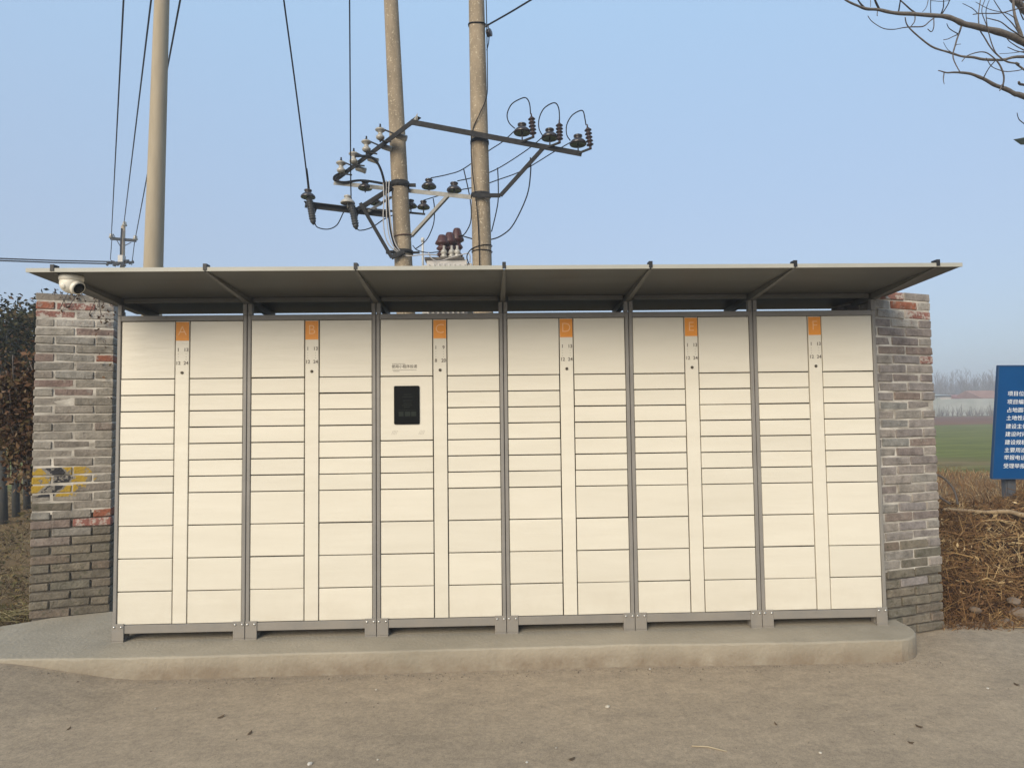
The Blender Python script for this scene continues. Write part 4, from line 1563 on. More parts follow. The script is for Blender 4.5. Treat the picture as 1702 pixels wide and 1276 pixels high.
branch([(110, 0), (200, 45), (270, 70), (380, 80), (520, 105), (700, 112), (850, 125), (950, 155), (1010, 180), (1130, 210), (1250, 235), (1350, 270), (1467, 325)], 12, 60, tail=[(1780, 120, 3.1), (1890, 190, 3.3)])
branch([(563, 135), (580, 190), (640, 250), (720, 320), (820, 375), (950, 415), (1070, 435), (1180, 450), (1300, 455), (1467, 430)], 7, 26, 2.5, 3.0, [(1790, 110, 3.2), (1890, 180, 3.3)])
branch([(815, 540), (880, 553), (950, 548), (1000, 548), (1080, 570), (1160, 600), (1250, 645), (1330, 675), (1400, 710), (1467, 730)], 7, 46, 2.6, 3.1, [(1790, 200, 3.25), (1890, 270, 3.3)])
branch([(1140, -40), (1125, 120), (1130, 220), (1160, 280), (1220, 370), (1290, 440), (1350, 475), (1430, 490), (1480, 540)], 6, 16, 2.7, 3.0, [(1890, 250, 3.3)])
branch([(1340, -60), (1385, 0), (1430, 35), (1467, 70)], 36, 70, 2.9, 3.1, [(1790, 90, 3.3), (1890, 150, 3.3)])
branch([(1385, -30), (1400, 120), (1440, 250), (1460, 300), (1500, 335)], 16, 34, 2.9, 3.0, [(1890, 205, 3.3)])
TW = [([(285, 125), (320, 170), (400, 215), (480, 225), (560, 212), (620, 205), (700, 200), (750, 170), (785, 140)], 5, 10),
      ([(860, 640), (857, 600), (862, 553)], 4, 10),
      ([(985, 545), (935, 460), (930, 400), (950, 330), (970, 260), (995, 190)], 7, 14),
      ([(1000, 465), (1040, 420), (1110, 395), (1180, 400), (1240, 440), (1290, 500), (1315, 580), (1305, 655)], 6, 13),
      ([(1245, 465), (1200, 520), (1160, 595)], 6, 9),
      ([(1080, 110), (1200, 105), (1330, 90), (1467, 60)], 7, 10),
      ([(1180, 140), (1290, 165), (1370, 230), (1467, 290)], 6, 12),
      ([(500, -20), (600, 65), (665, 115)], 9, 12), ([(530, -10), (525, 30), (513, 100)], 8, 13), ([(765, -10), (763, 50), (763, 110)], 5, 6),
      ([(860, -10), (855, 60), (835, 115)], 6, 10), ([(907, -10), (890, 40), (845, 112)], 6, 9), ([(335, -10), (350, 30), (368, 75)], 12, 18),
      ([(205, -10), (235, 40), (272, 70)], 10, 13), ([(1235, -10), (1290, 80), (1380, 180), (1440, 280)], 5, 9),
      ([(1180, 440), (1220, 505), (1300, 537), (1400, 538), (1467, 520)], 5, 8), ([(610, 205), (640, 170), (642, 115)], 7, 9),
      ([(740, 220), (765, 237), (785, 200), (785, 140)], 6, 8), ([(860, 302), (910, 290), (970, 255)], 5, 9), ([(880, 180), (900, 220), (965, 255)], 4, 8),
      ([(1175, -10), (1150, 90), (1180, 190), (1210, 300), (1260, 410)], 5, 8), ([(1210, -10), (1180, 90), (1190, 230)], 4, 7),
      ([(1005, 30), (1070, 60), (1115, 100)], 4, 6), ([(700, 90), (735, 50), (745, -10)], 4, 7), ([(760, 10), (850, 14), (905, 5)], 4, 5),
      ([(1340, 290), (1370, 330), (1467, 380)], 5, 9), ([(1345, 355), (1400, 385), (1467, 400)], 5, 8), ([(1280, 405), (1400, 400), (1467, 390)], 4, 7),
      ([(1410, 860), (1430, 905), (1470, 940)], 5, 8), ([(1430, 620), (1440, 640), (1475, 645)], 16, 20), ([(305, 55), (306, 10), (305, -10)], 4, 5),
      ([(358, 120), (356, 95), (360, 75)], 6, 8), ([(1440, -20), (1430, 60), (1467, 150)], 6, 9), ([(1100, 15), (1200, 70), (1320, 95), (1400, 140)], 4, 7),
      ([(860, 320), (890, 380), (925, 405)], 3, 5), ([(985, 338), (950, 345), (935, 385)], 4, 6), ([(1280, 690), (1300, 640), (1310, 655)], 8, 12)]
for z_, a_, b_ in TW:
    branch(z_, a_, b_, 2.6, 2.8, None, 'twig', TWIG)
# the rest of the crown, beyond the frame
for k in range(26):
    a = rt.uniform(-1.0, 1.9)
    h0 = rt.uniform(3.2, 6.4)
    ln = rt.uniform(1.2, 2.6)
    d = Vector((math.cos(a), math.sin(a), rt.uniform(0.1, 0.7)))
    pts = [Vector((0, 0.05, h0))]
    for s_ in range(4):
        d = (d + Vector((rt.uniform(-.3, .3), rt.uniform(-.3, .3), rt.uniform(-.1, .25)))).normalized()
        pts.append(pts[-1] + d * ln / 4)
    MB().tube(smooth_pts(pts, 3), [0.04 * (1 - i / 12.5) + 0.004 for i in range(13)], 6).build('branch', BARK, tree)

# street lamp whose head just enters the frame
hx = P(1702, 232, 6.0)
lp_ = empty('street_lamp', (hx.x + 1.3, 6.0, gz(hx.x + 1.3, 6.0)))
tag(lp_, 'street lamp whose dark head just enters at the right edge', 'street lamp')
lb = lp_.location
MB().tube([Vector((0, 0, -0.2)), Vector((0, 0, hx.z - lb.z - 0.05))], [0.075, 0.045], 14).build('post', GALV, lp_)
loc(MB().tube([lb + Vector((0, 0, hx.z - lb.z - 0.1)), Vector((hx.x + 0.6, 6.0, hx.z + 0.02)), Vector((hx.x + 0.3, 6.0, hx.z + 0.03))], 0.03, 10), lp_).build('arm', GALV, lp_)
mb = MB()
e = P(1684, 232, 6.0)
mb.add([e, (hx.x + .36, 5.86, hx.z + .06), (hx.x + .36, 6.14, hx.z + .06), (hx.x + .36, 5.86, hx.z - .03), (hx.x + .36, 6.14, hx.z - .03), (hx.x - .06, 6.0, hx.z - 0.09)],
       [(0, 1, 2), (0, 5, 3, 1), (0, 2, 4, 5), (3, 5, 4), (1, 3, 4, 2)])
head = loc(mb, lp_).build('lamp_head', mk('dark_green_lamp', (0.02, 0.03, 0.022), rough=0.5), lp_)
loc(MB().lathe((hx.x + .15, 6.0, hx.z - 0.12), (0, 0, 1), [(0.05, 0), (0.06, 0.04), (0.06, 0.06)], 12), lp_).build('diffuser', WPORC, head)

# ------------------------------------------------------------------ blue notice board
YS = 2.6
blc = P(1649, 795, YS)
_q = P(1660, 608, YS)
_ytop = CAM.y + (YS - CAM.y) * (blc.x - CAM.x) / (_q.x - CAM.x)      # the board leans towards the road
sc_ = P(1660, 608, _ytop)
sg = empty('notice_board', P(1800, 900, YS))
sg.location.z = gz(sg.location.x, YS)
tag(sg, 'blue notice board with white Chinese lettering on steel posts', 'sign')
upv = (sc_ - blc)
Hs = upv.length
upn = upv.normalized()
rtv = Vector((0.992, -0.10, 0.004))
rtv = (rtv - upn * rtv.dot(upn)).normalized()
nrm = rtv.cross(upn).normalized()          # towards the camera side when negative y
if nrm.y > 0:
    nrm = -nrm
Ws = 1.75


def SP(u, v, off=0.0):
    return blc + rtv * u + upn * v + nrm * off


mb = MB()
vs = [SP(u, v, o) for o in (0, -0.025) for v in (0, Hs) for u in (0, Ws)]
mb.add(vs, [(0, 1, 3, 2), (4, 6, 7, 5), (0, 4, 5, 1), (2, 3, 7, 6), (0, 2, 6, 4), (1, 5, 7, 3)])
bd = loc(mb, sg).build('board', SIGNB, sg)
mb = MB()
for a, b in (((0, 0), (0, Hs)), ((0, 0), (Ws, 0)), ((0, Hs), (Ws, Hs)), ((Ws, 0), (Ws, Hs))):
    mb.bar(SP(*a, -0.012), SP(*b, -0.012), 0.012, 0.034, nrm)
loc(mb, sg).build('edge_trim', mk('blue_edge', (0.02, 0.06, 0.14), rough=0.6), bd)
MT = Matrix((rtv, upn, nrm)).transposed().to_4x4()
rows = ['项目位置', '项目编号', '占地面积', '土地性质', '建设主体', '建设时间', '建设规模', '主要用途:', '举报电话:', '受理举报单位:']
ys_px = [654, 667.5, 681, 694, 708, 721, 734.5, 747.5, 760, 774]
parts = []
for s_, yp in zip(rows, ys_px):
    v = Hs * (795 - yp) / (795 - 608)
    me = text_mesh(s_, 0.056, 'LEFT', 0.0)
    u = 0.105
    M = Matrix.Translation(SP(u, v, 0.002) - sg.location) @ MT
    put('text_line', join_meshes([(me, M)], 'text_line', SIGNW), bd)
for u in (0.235, Ws - 0.30):
    a = SP(u, Hs * 0.7, -0.07)
    mb = MB()
    x, y = SP(u, 0, -0.09).x, SP(u, 0, -0.09).y
    mb.box(x - 0.045, x + 0.045, y - 0.03, y + 0.05, -0.1, blc.z + 0.25)
    mb.box(x - 0.06, x - 0.0455, y - 0.02, y + 0.04, -0.1, blc.z + 0.2)
    loc(mb, sg)
    mb.build('post', SIGNP, sg)

# ------------------------------------------------------------------ brushwood heap, weeds, litter (stuff)
def multi_mat(name, cols, rough=0.85, scale=35.0, trans=0.0):
    m = bpy.data.materials.new(name)
    m.use_nodes = True
    t = m.node_tree
    b = t.nodes['Principled BSDF']
    b.inputs['Roughness'].default_value = rough
    b.inputs['Specular IOR Level'].default_value = 0.15
    at_ = nd(t, 'ShaderNodeAttribute', attribute_name='shade')
    rp_ = nd(t, 'ShaderNodeValToRGB')
    els_ = rp_.color_ramp.elements
    while len(els_) < len(cols):
        els_.new(0.5)
    for i, c in enumerate(cols):
        els_[i].position = i / (len(cols) - 1)
        els_[i].color = (*c, 1)
    t.links.new(at_.outputs['Fac'], rp_.inputs[0])
    t.links.new(rp_.outputs[0], b.inputs['Base Color'])
    return m


class Strands:
    """many thin blades or sticks, each with its own colour value"""
    def __init__(s, seed):
        s.v, s.f, s.c = [], [], []
        s.r = random.Random(seed)

    def stick(s, pts, r0, r1, n=3, shade=None):
        o = len(s.v)
        sh = s.r.random() if shade is None else shade
        m = len(pts)
        for i, p in enumerate(pts):
            d = (pts[min(i + 1, m - 1)] - pts[max(0, i - 1)])
            if d.length < 1e-6:
                d = Vector((0, 0, 1))
            d.normalize()
            x = d.orthogonal().normalized()
            y = d.cross(x)
            rr = r0 + (r1 - r0) * i / (m - 1)
            for k in range(n):
                a = 2 * math.pi * k / n
                q = p + x * rr * math.cos(a) + y * rr * math.sin(a)
                s.v.append((q.x, q.y, q.z))
        for i in range(m - 1):
            for k in range(n):
                k2 = (k + 1) % n
                s.f.append((o + i * n + k, o + i * n + k2, o + (i + 1) * n + k2, o + (i + 1) * n + k))
                s.c.append(sh)

    def leaf(s, p, size, nrm=None, shade=None, asp=0.55):
        o = len(s.v)
        r = s.r
        n_ = Vector((r.gauss(0, 1), r.gauss(0, 1), r.gauss(0, 1))).normalized() if nrm is None else nrm
        x = n_.orthogonal().normalized()
        x = (Matrix.Rotation(r.uniform(0, 6.28), 3, n_) @ x)
        y = n_.cross(x)
        cup = n_ * size * r.uniform(-.15, .25)
        for q in (p - x * size / 2, p - y * size * asp / 2 + cup, p + x * size / 2, p + y * size * asp / 2 + cup):
            s.v.append((q.x, q.y, q.z))
        s.f += [(o, o + 1, o + 2), (o, o + 2, o + 3)]
        sh = r.random() if shade is None else shade
        s.c += [sh, sh]

    def build(s, name, mat, parent=None):
        me = bpy.data.meshes.new(name)
        og = parent.location if parent else Vector((0, 0, 0))
        me.from_pydata([(a - og.x, b - og.y, c - og.z) for a, b, c in s.v], [], s.f)
        at_ = me.attributes.new('shade', 'FLOAT', 'FACE')
        at_.data.foreach_set('value', s.c)
        me.materials.append(mat)
        o = bpy.data.objects.new(name, me)
        COL.objects.link(o)
        if parent:
            o.parent = parent
        return o


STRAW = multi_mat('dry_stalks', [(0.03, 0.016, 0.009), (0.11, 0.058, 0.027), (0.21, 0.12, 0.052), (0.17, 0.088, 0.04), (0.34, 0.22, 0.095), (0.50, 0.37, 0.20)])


def heap_h(x, y):
    """top of the brushwood heap"""
    fx = min(1.0, max(0.0, (x - 2.95) / 0.12))
    front = 0.30 + 0.08 * mnoise.noise((x * 1.7, 0.3, 0))
    fy = min(1.0, max(0.0, (y - front) / 0.85))
    bk = min(1.0, max(0.0, (3.0 - y) / 0.9))
    h = 0.57 * (fy ** 0.62) * bk * fx
    return gz(x, y) + h * (0.9 + 0.25 * mnoise.noise((x * 1.4, y * 1.4, 3)))


def heap():
    mb = MB()
    xs = [2.95 + 0.15 * i for i in range(32)]
    ys = [0.25 + 0.12 * i for i in range(25)]
    vs = [(x, y, heap_h(x, y) - 0.05 + 0.03 * mnoise.noise((x * 8, y * 8, 0))) for y in ys for x in xs]
    nx = len(xs)
    mb.add(vs, [(j * nx + i, j * nx + i + 1, (j + 1) * nx + i + 1, (j + 1) * nx + i) for j in range(len(ys) - 1) for i in range(nx - 1)])
    core = mb
    st = Strands(21)
    r = st.r
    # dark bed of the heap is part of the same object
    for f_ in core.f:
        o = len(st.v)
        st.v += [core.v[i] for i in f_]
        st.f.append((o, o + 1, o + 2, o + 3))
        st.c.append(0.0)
    for k in range(22000):
        x = r.uniform(2.97, 6.6) if r.random() < 0.8 else r.uniform(2.97, 3.9)
        y = 0.22 + (r.random() ** 1.5) * 2.4
        z = heap_h(x, y)
        a = r.uniform(0, 2 * math.pi)
        el = r.gauss(0.1, 0.62)
        d = Vector((math.cos(a) * math.cos(el), math.sin(a) * math.cos(el) * 0.8, math.sin(el)))
        ln = min(0.45, r.expovariate(1 / 0.08) + 0.04)
        p = Vector((x, y, z + r.uniform(-0.05, 0.03)))
        bend = Vector((r.gauss(0, 1), r.gauss(0, 1), r.gauss(0, .6))) * ln * 0.14
        pts = [p - d * ln / 2, p + bend, p + d * ln / 2]
        for q in pts:
            if q.x < 2.96:
                q.x = 2.96 + r.random() * .05
        th = r.choice((0.0012, 0.0016, 0.0022, 0.0034)) * (1.0 + 0.5 * (r.random() < 0.08))
        st.stick(pts, th, th * 0.6, 3, min(1, r.random() * (0.55 + 0.6 * (0.5 + mnoise.noise((x * 3, y * 3, z * 3))))))
    for k in range(6000):
        x = r.uniform(2.98, 6.6)
        y = 0.2 + (r.random() ** 1.3) * 2.6
        st.leaf(Vector((x, y, heap_h(x, y) + r.uniform(-.03, .03))), r.uniform(.02, .06), None, r.random() ** 1.5, 0.4)
    # thicker pale forked branches
    for k in range(46):
        x = r.uniform(3.05, 6.0)
        y = r.uniform(0.4, 1.6)
        a = r.uniform(-0.7, 0.7) + (math.pi if r.random() < .5 else 0)
        p = Vector((x, y, heap_h(x, y) + 0.02))
        pts = [p]
        for s_ in range(4):
            d = Vector((math.cos(a), math.sin(a) * .5, 0))
            q = pts[-1] + d * r.uniform(.06, .13)
            q.x = max(q.x, 3.02)
            q.z = heap_h(q.x, q.y) + r.uniform(0.0, .045)
            pts.append(q)
            a += r.uniform(-.3, .3)
        st.stick(pts, 0.006, 0.0025, 5, r.uniform(.6, .95))
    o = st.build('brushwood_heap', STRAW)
    tag(o, 'heap of dry stalks and brushwood beside the right brick pier', 'heap', kind='stuff')


heap()


def weeds():
    st = Strands(31)
    r = st.r
    for k in range(20000):
        y = 2.95 + (r.random() ** 1.3) * 6.5
        x = r.uniform(2.4, 4.6 + (y + 4.2) * 1.0)
        z = gz(x, y)
        clump = mnoise.noise((x * .8, y * .8, 5))
        if clump < -0.25:
            continue
        h = r.uniform(.05, .22) * (1.0 + clump)
        a = r.uniform(0, 6.28)
        le = Vector((math.cos(a), math.sin(a), 0)) * h * r.uniform(.2, 1.1)
        p = Vector((x, y, z - 0.01))
        st.stick([p, p + le * .4 + Vector((0, 0, h * .7)), p + le + Vector((0, 0, h * .9))], 0.003 + y * .0002, 0.001, 3, min(1, max(0, r.gauss(.5, .25))))
    o = st.build('dry_weeds', STRAW)
    tag(o, 'dry brown weeds on rough ground behind the brushwood heap', 'weeds', kind='stuff')


weeds()


def log():
    pts = [P(1568, 846, 1.35), P(1600, 848, 1.42), P(1640, 851, 1.4), P(1675, 850, 1.32), P(1705, 857, 1.2), P(1760, 862, 1.1)]
    og = pts[0].copy()
    mb = MB().tube(smooth_pts(pts, 4), [0.010 + 0.016 * i / 20 for i in range(21)], 8)
    tag(mb.build('fallen_branch', mk('weathered_stick', (0.22, 0.155, 0.09), (0.34, 0.25, 0.15), 20, 0.9), None, og),
        'thick pale branch lying along the top of the brushwood heap', 'branch')
    for pp, lab in (([(1556, 788, 1.5), (1572, 797, 1.5), (1586, 815, 1.45), (1592, 838, 1.4)], 'thin dark stick arching out beside the right brick pier'),
                    ([(1554, 820, 1.3), (1565, 828, 1.3), (1580, 838, 1.3)], 'short dark stick low beside the right brick pier')):
        ps = [P(*q) for q in pp]
        tag(MB().tube(smooth_pts(ps, 5), 0.009, 6).build('stick', TWIG, None, ps[0].copy()), lab, 'branch')


log()

# stones at the foot of the heap
for k, (px, py, s) in enumerate(((1650, 1018, .05), (1672, 1020, .06), (1697, 1022, .07), (1620, 1008, .035), (1684, 1000, .05))):
    d = P(px, py, 0.4)
    y = 0.30 + 0.03 * k
    p = P(px, py, y)
    p.z = heap_h(p.x, y) + 0.01
    bm = bmesh.new()
    bmesh.ops.create_icosphere(bm, subdivisions=2, radius=s)
    for v in bm.verts:
        n_ = mnoise.noise(v.co * 18 + Vector((k * 7, 0, 0)))
        v.co *= 1 + 0.45 * n_
        v.co.z *= 0.7
    me = bpy.data.meshes.new('stone')
    bm.to_mesh(me)
    bm.free()
    me.materials.append(mk('earth_clod', (0.13, 0.095, 0.065), (0.2, 0.15, 0.11), 20, 0.95, 0.5, 60))
    o = bpy.data.objects.new('stone', me)
    COL.objects.link(o)
    o.location = p
    tag(o, 'brown earthy stone at the foot of the brushwood heap, ' + ('second', 'third', 'rightmost', 'leftmost', 'fourth')[k] + ' of the row', 'stone', 'stones at the foot of the heap')

# ------------------------------------------------------------------ left side: creeper, small trees, litter
LEAFD = multi_mat('dark_leaves', [(0.016, 0.019, 0.009), (0.03, 0.032, 0.014), (0.05, 0.047, 0.02), (0.075, 0.062, 0.026), (0.10, 0.058, 0.035)])
LEAFR = multi_mat('rusty_leaves', [(0.03, 0.018, 0.011), (0.075, 0.04, 0.022), (0.13, 0.07, 0.04), (0.08, 0.065, 0.026), (0.21, 0.135, 0.085)])
TG = 'small evergreen trees left of the brick pier'
for px, Y, w_, lab, zc in ((3, 5.0, 10, 'dark evergreen sapling at the left edge of the picture', 0.0),
                           (23, 5.6, 10, 'dark evergreen sapling in the middle of the three by the left pier', 0.1),
                           (41, 6.3, 9, 'dark evergreen sapling closest to the left pier', 0.0)):
    b0 = P(px, 850, Y)
    x = b0.x
    z = gz(x, Y)
    rtree = empty('evergreen_tree', (x, Y, z))
    tag(rtree, lab, 'tree', TG)
    rad = w_ * (Y + 4.13) / FPX / 2
    top = P(px - 3, 520, Y).z - z
    MB().tube([Vector((0.04, 0, -.1)), Vector((0.01, 0, .6)), Vector((-0.03, 0, 1.3)), Vector((0, 0, 2.2)), Vector((0.02, 0, top * .92))],
              [rad * 1.15, rad, rad * .9, rad * .6, .01], 10).build('trunk', TRUNKD, rtree)
    st = Strands(int(px) + 50)
    r = st.r
    br = MB()
    cl = []
    for k in range(60):
        h = r.uniform(1.25, top)
        a = r.uniform(0, 6.28)
        sp_ = r.uniform(.2, .85) * (1.15 - abs((h - 1.9) / 2.2))
        tipv = Vector((math.cos(a) * sp_, math.sin(a) * sp_, h + r.uniform(-.25, .2)))
        br.tube([Vector((0, 0, h - .15)), tipv * .5 + Vector((0, 0, h * .5 - .02)), tipv], [.012, .008, .003], 5)
        cl.append(tipv)
    br.build('limbs', TRUNKD, rtree)
    for c in cl:
        for q in range(85):
            p = c + Vector((r.gauss(0, .15), r.gauss(0, .15), r.gauss(0, .13)))
            st.leaf(p + rtree.location, r.uniform(.045, .095), None, r.random())
    st.build('crown', LEAFD, rtree)


def creeper():
    rt_ = empty('creeper', (-3.5, 0.85, gz(-3.5, .85)))
    tag(rt_, 'withered rusty creeper clinging to the far side of the left pier', 'climbing plant')
    st = Strands(77)
    r = st.r
    sm = MB()
    for k in range(70):
        x = r.uniform(-4.05, -3.37)
        y = r.uniform(0.95, 1.5)
        z0 = r.uniform(.9, 1.6)
        lim = 2.20 - max(0, -3.5 - x) * 0.75
        z1 = min(lim, z0 + r.uniform(.4, 1.1))
        pts = [Vector((x, y, z0)), Vector((x + r.uniform(-.1, .1), y - .05, (z0 + z1) / 2)), Vector((min(-3.36, x + r.uniform(-.15, .15)), y - .03, z1))]
        sm.tube([p - rt_.location for p in smooth_pts(pts, 3)], .005, 5)
        for q in range(150):
            f = r.random()
            p = pts[0].lerp(pts[2], f) + Vector((r.gauss(0, .07), r.gauss(0, .09), r.gauss(0, .05)))
            if p.x > -3.34:
                continue
            st.leaf(p, r.uniform(.03, .065), None, r.random())
    for k in range(3):
        x = r.uniform(-3.95, -3.42)
        sm.tube(smooth_pts([Vector((x - .03, 1.4 + k * .2, -0.05)) - rt_.location, Vector((x + .01, 1.4 + k * .2, .4)) - rt_.location, Vector((x - .02, 1.35, .9)) - rt_.location, Vector((x, 1.2, 1.6)) - rt_.location], 3), [.016 - .001 * q for q in range(10)], 6)
    sm.build('stem', TWIG, rt_)
    st.build('foliage', LEAFR, rt_)
    # strands over the pier top
    st2 = Strands(78)
    r = st2.r
    sm = MB()
    ct = lp_top
    for k in range(9):
        u = r.uniform(.05, .47)
        b = LP + Vector((math.cos(LPA), math.sin(LPA), 0)) * u
        b.z = ct + 0.005
        n_ = Vector((math.sin(LPA), -math.cos(LPA), 0))
        pts = [b - n_ * .15, b + n_ * .0 + Vector((0, 0, .03)), b + n_ * .03 + Vector((r.uniform(-.08, .08), 0, -r.uniform(.0, .14)))]
        sm.tube([p - rt_.location for p in smooth_pts(pts, 4)], .003, 4)
        for q in range(7):
            p = pts[r.choice((0, 1, 2))].lerp(pts[1], r.random()) + Vector((r.gauss(0, .02), r.gauss(0, .02), r.gauss(0, .02)))
            st2.leaf(p, r.uniform(.02, .04), None, r.random() * .5)
    for k in range(60):
        u = r.uniform(.36, .5)
        b = LP + Vector((math.cos(LPA), math.sin(LPA), 0)) * u + Vector((math.sin(LPA), -math.cos(LPA), 0)) * r.uniform(.01, .04)
        b.z = ct - abs(r.gauss(0.12, .12))
        if r.random() < .2:
            b.z = ct - r.uniform(.3, .75)
        st2.leaf(b, r.uniform(.012, .035), None, r.random() * .7)
    sm.build('stem', TWIG, rt_)
    st2.build('foliage', LEAFR, rt_)


creeper()


def litter():
    st = Strands(91)
    r = st.r
    for k in range(20000):
        y = 0.35 + (r.random() ** 1.2) * 9
        x = r.uniform(-3.42 - (y + 4.1) * .75 - .6, -3.40)
        if y < 0.5 + (x + 3.4) * 0.1:
            continue
        p = Vector((x, y, gz(x, y) + r.uniform(.0, .025)))
        if r.random() < .45:
            st.leaf(p, r.uniform(.03, .07), Vector((r.gauss(0, .5), r.gauss(0, .5), 1)).normalized(), r.random() * .75, .6)
        else:
            h = r.uniform(.03, .16)
            a = r.uniform(0, 6.28)
            le = Vector((math.cos(a), math.sin(a), 0)) * h * r.uniform(.5, 1.3)
            st.stick([p, p + le * .5 + Vector((0, 0, h * .55)), p + le + Vector((0, 0, h * .5))], .0028, .001, 3, r.random())
    for k in range(160):          # pale straw tuft at the edge
        p = Vector((r.uniform(-4.6, -3.5), r.uniform(.6, .95), .05 + r.uniform(0, .05)))
        a = r.gauss(0, .5)
        d = Vector((math.cos(a), math.sin(a), r.uniform(-.1, .25))) * r.uniform(.06, .16)
        st.stick([p - d, p + Vector((0, 0, .02)), p + d], .003, .0015, 3, r.uniform(.75, 1))
    LIT = multi_mat('leaf_litter', [(0.04, 0.026, 0.015), (0.10, 0.062, 0.034), (0.09, 0.08, 0.028), (0.17, 0.115, 0.052), (0.14, 0.125, 0.045), (0.40, 0.32, 0.17)])
    tag(st.build('leaf_litter', LIT), 'dead leaves and thin grass on the ground left of the pier', 'leaves', kind='stuff')


litter()

# ------------------------------------------------------------------ far field: wall, houses, bare wood
YW = 75.0
wl = MB()
x0, x1 = -60, 130
x = x0
wz = gz(0, YW)
wall_root = empty('boundary_wall', (40, YW, wz))
tag(wall_root, 'long whitewashed boundary wall across the far side of the field', 'wall')
while x < x1:
    e = min(x1, x + 9.7)
    loc(MB().box(x, e - 0.35, YW, YW + 0.24, wz - .3, wz + 2.15 + .1 * math.sin(x)), wall_root).build('wall_panel', WALLW, wall_root)
    loc(MB().box(e - 0.35, e, YW - 0.06, YW + 0.3, wz - .3, wz + 2.3 + .1 * math.sin(x)), wall_root).build('wall_pillar', WALLW, wall_root)
    x = e


def house(px0, px1, Y, zr, label, wall_m=HOUSEW, roof_m=TILE, roof_h=1.2):
    a, b = P(px0, 660, Y).x, P(px1, 660, Y).x
    root = empty('house', ((a + b) / 2, Y, gz(a, Y)))
    tag(root, label, 'house', 'low houses behind the far wall')
    l = (b - a) / 2
    MB().box(-l, l, 0, 6, -.4, zr).build('wall', wall_m, root)
    mb = MB()
    vs = [(-l - .3, -.5, zr), (l + .3, -.5, zr), (l + .3, 6.5, zr), (-l - .3, 6.5, zr), (-l - .3, 3, zr + roof_h), (l + .3, 3, zr + roof_h)]
    mb.add(vs, [(0, 1, 5, 4), (2, 3, 4, 5), (0, 4, 3), (1, 2, 5), (3, 2, 1, 0)])
    mb.build('roof', roof_m, root)
    for k in range(3):
        x = -l + (k + .5) * 2 * l / 3
        f = MB().box(x - .6, x + .6, -.06, .02, 1.0, 2.2).build('window', SIGNP, root)
        MB().box(x - .5, x + .5, -.08, -.062, 1.1, 2.1).build('pane', SCREEN, f)


house(1598, 1634, 96, 2.5, 'low house with a long pink red roof behind the far wall', roof_h=.7)
house(1632, 1672, 92, 2.4, 'house with an orange brown roof behind the far wall, nearer the blue board', roof_h=1.3,
      roof_m=mk('orange_tiles', (0.25, 0.12, 0.07), (0.32, 0.17, 0.11), 1.2, 0.9))
house(1563, 1581, 84, 2.75, 'small pale flat roofed house behind the far wall by the brick pier', roof_h=.25, roof_m=WALLW)
house(1380, 1480, 98, 2.5, 'red roofed house behind the far wall hidden by the lockers', roof_h=1.2)


def wood():
    st = Strands(101)
    r = st.r
    for k in range(1500):
        if k % 6 == 0:
            x, y = r.uniform(-120, 60), r.uniform(112, 190)
        else:
            y = r.uniform(108, 185)
            x = (y + 4) * r.uniform(0.5, 1.15)
        z = gz(x, y)
        big = mnoise.noise((x * .05, y * .03, 0))
        h = r.uniform(5.0, 9.0) * (y / 150) * (1.0 + .45 * big)
        p = Vector((x, y, z))
        lean = Vector((r.gauss(0, .03), 0, 1))
        sh = r.random()
        st.stick([p, p + lean * h * .5, p + lean * h], .10, .015, 3, sh)
        for b in range(13):
            f = r.uniform(.12, .95)
            q = p + lean * h * f
            a = r.uniform(0, 6.28)
            ln = h * .3 * (1.15 - f) + .5
            d = Vector((math.cos(a) * .5, math.sin(a) * .5, 1)).normalized()
            st.stick([q, q + d * ln], .04, .012, 3, r.random())
            d2 = (d + Vector((r.gauss(0, .5), r.gauss(0, .4), .1))).normalized()
            st.stick([q + d * ln * .4, q + d * ln * .4 + d2 * ln * .6], .028, .01, 3, r.random())
    for k in range(900):       # scrub at the foot of the wall and the wood
        near = r.random() < .4
        y = r.uniform(71.5, 74.6) if near else r.uniform(104, 118)
        x = r.uniform(5, 80)
        p = Vector((x, y, gz(x, y)))
        hh = r.uniform(.5, 1.9) if near else r.uniform(1.5, 3.5)
        for b in range(4):
            d = Vector((r.gauss(0, .25), r.gauss(0, .25), 1)).normalized()
            st.stick([p, p + d * hh * r.uniform(.6, 1)], .03, .01, 3, r.random())
    FW_ = multi_mat('far_bare_wood', [(0.10, 0.085, 0.07), (0.14, 0.12, 0.10), (0.17, 0.145, 0.115)])
    tag(st.build('far_wood', FW_), 'hazy belt of bare trees far behind the field', 'wood', kind='stuff')


wood()

# ------------------------------------------------------------------ small litter on the road
rg = random.Random(13)


def lump(s, seed, flat=.55):
    bm = bmesh.new()
    bmesh.ops.create_icosphere(bm, subdivisions=1, radius=s)
    for v in bm.verts:
        v.co *= 1 + .5 * mnoise.noise(v.co * 60 + Vector((seed * 3.7, 0, 0)))
        v.co.z *= flat
    me = bpy.data.meshes.new('pebble')
    bm.to_mesh(me)
    bm.free()
    return me


def on_road(px, py, z=0.0):
    d = FW + RT * ((px - 851) / FPX) - UP * ((py - 638) / FPX)
    t = (z - CAM.z) / d.z
    return CAM + d * t


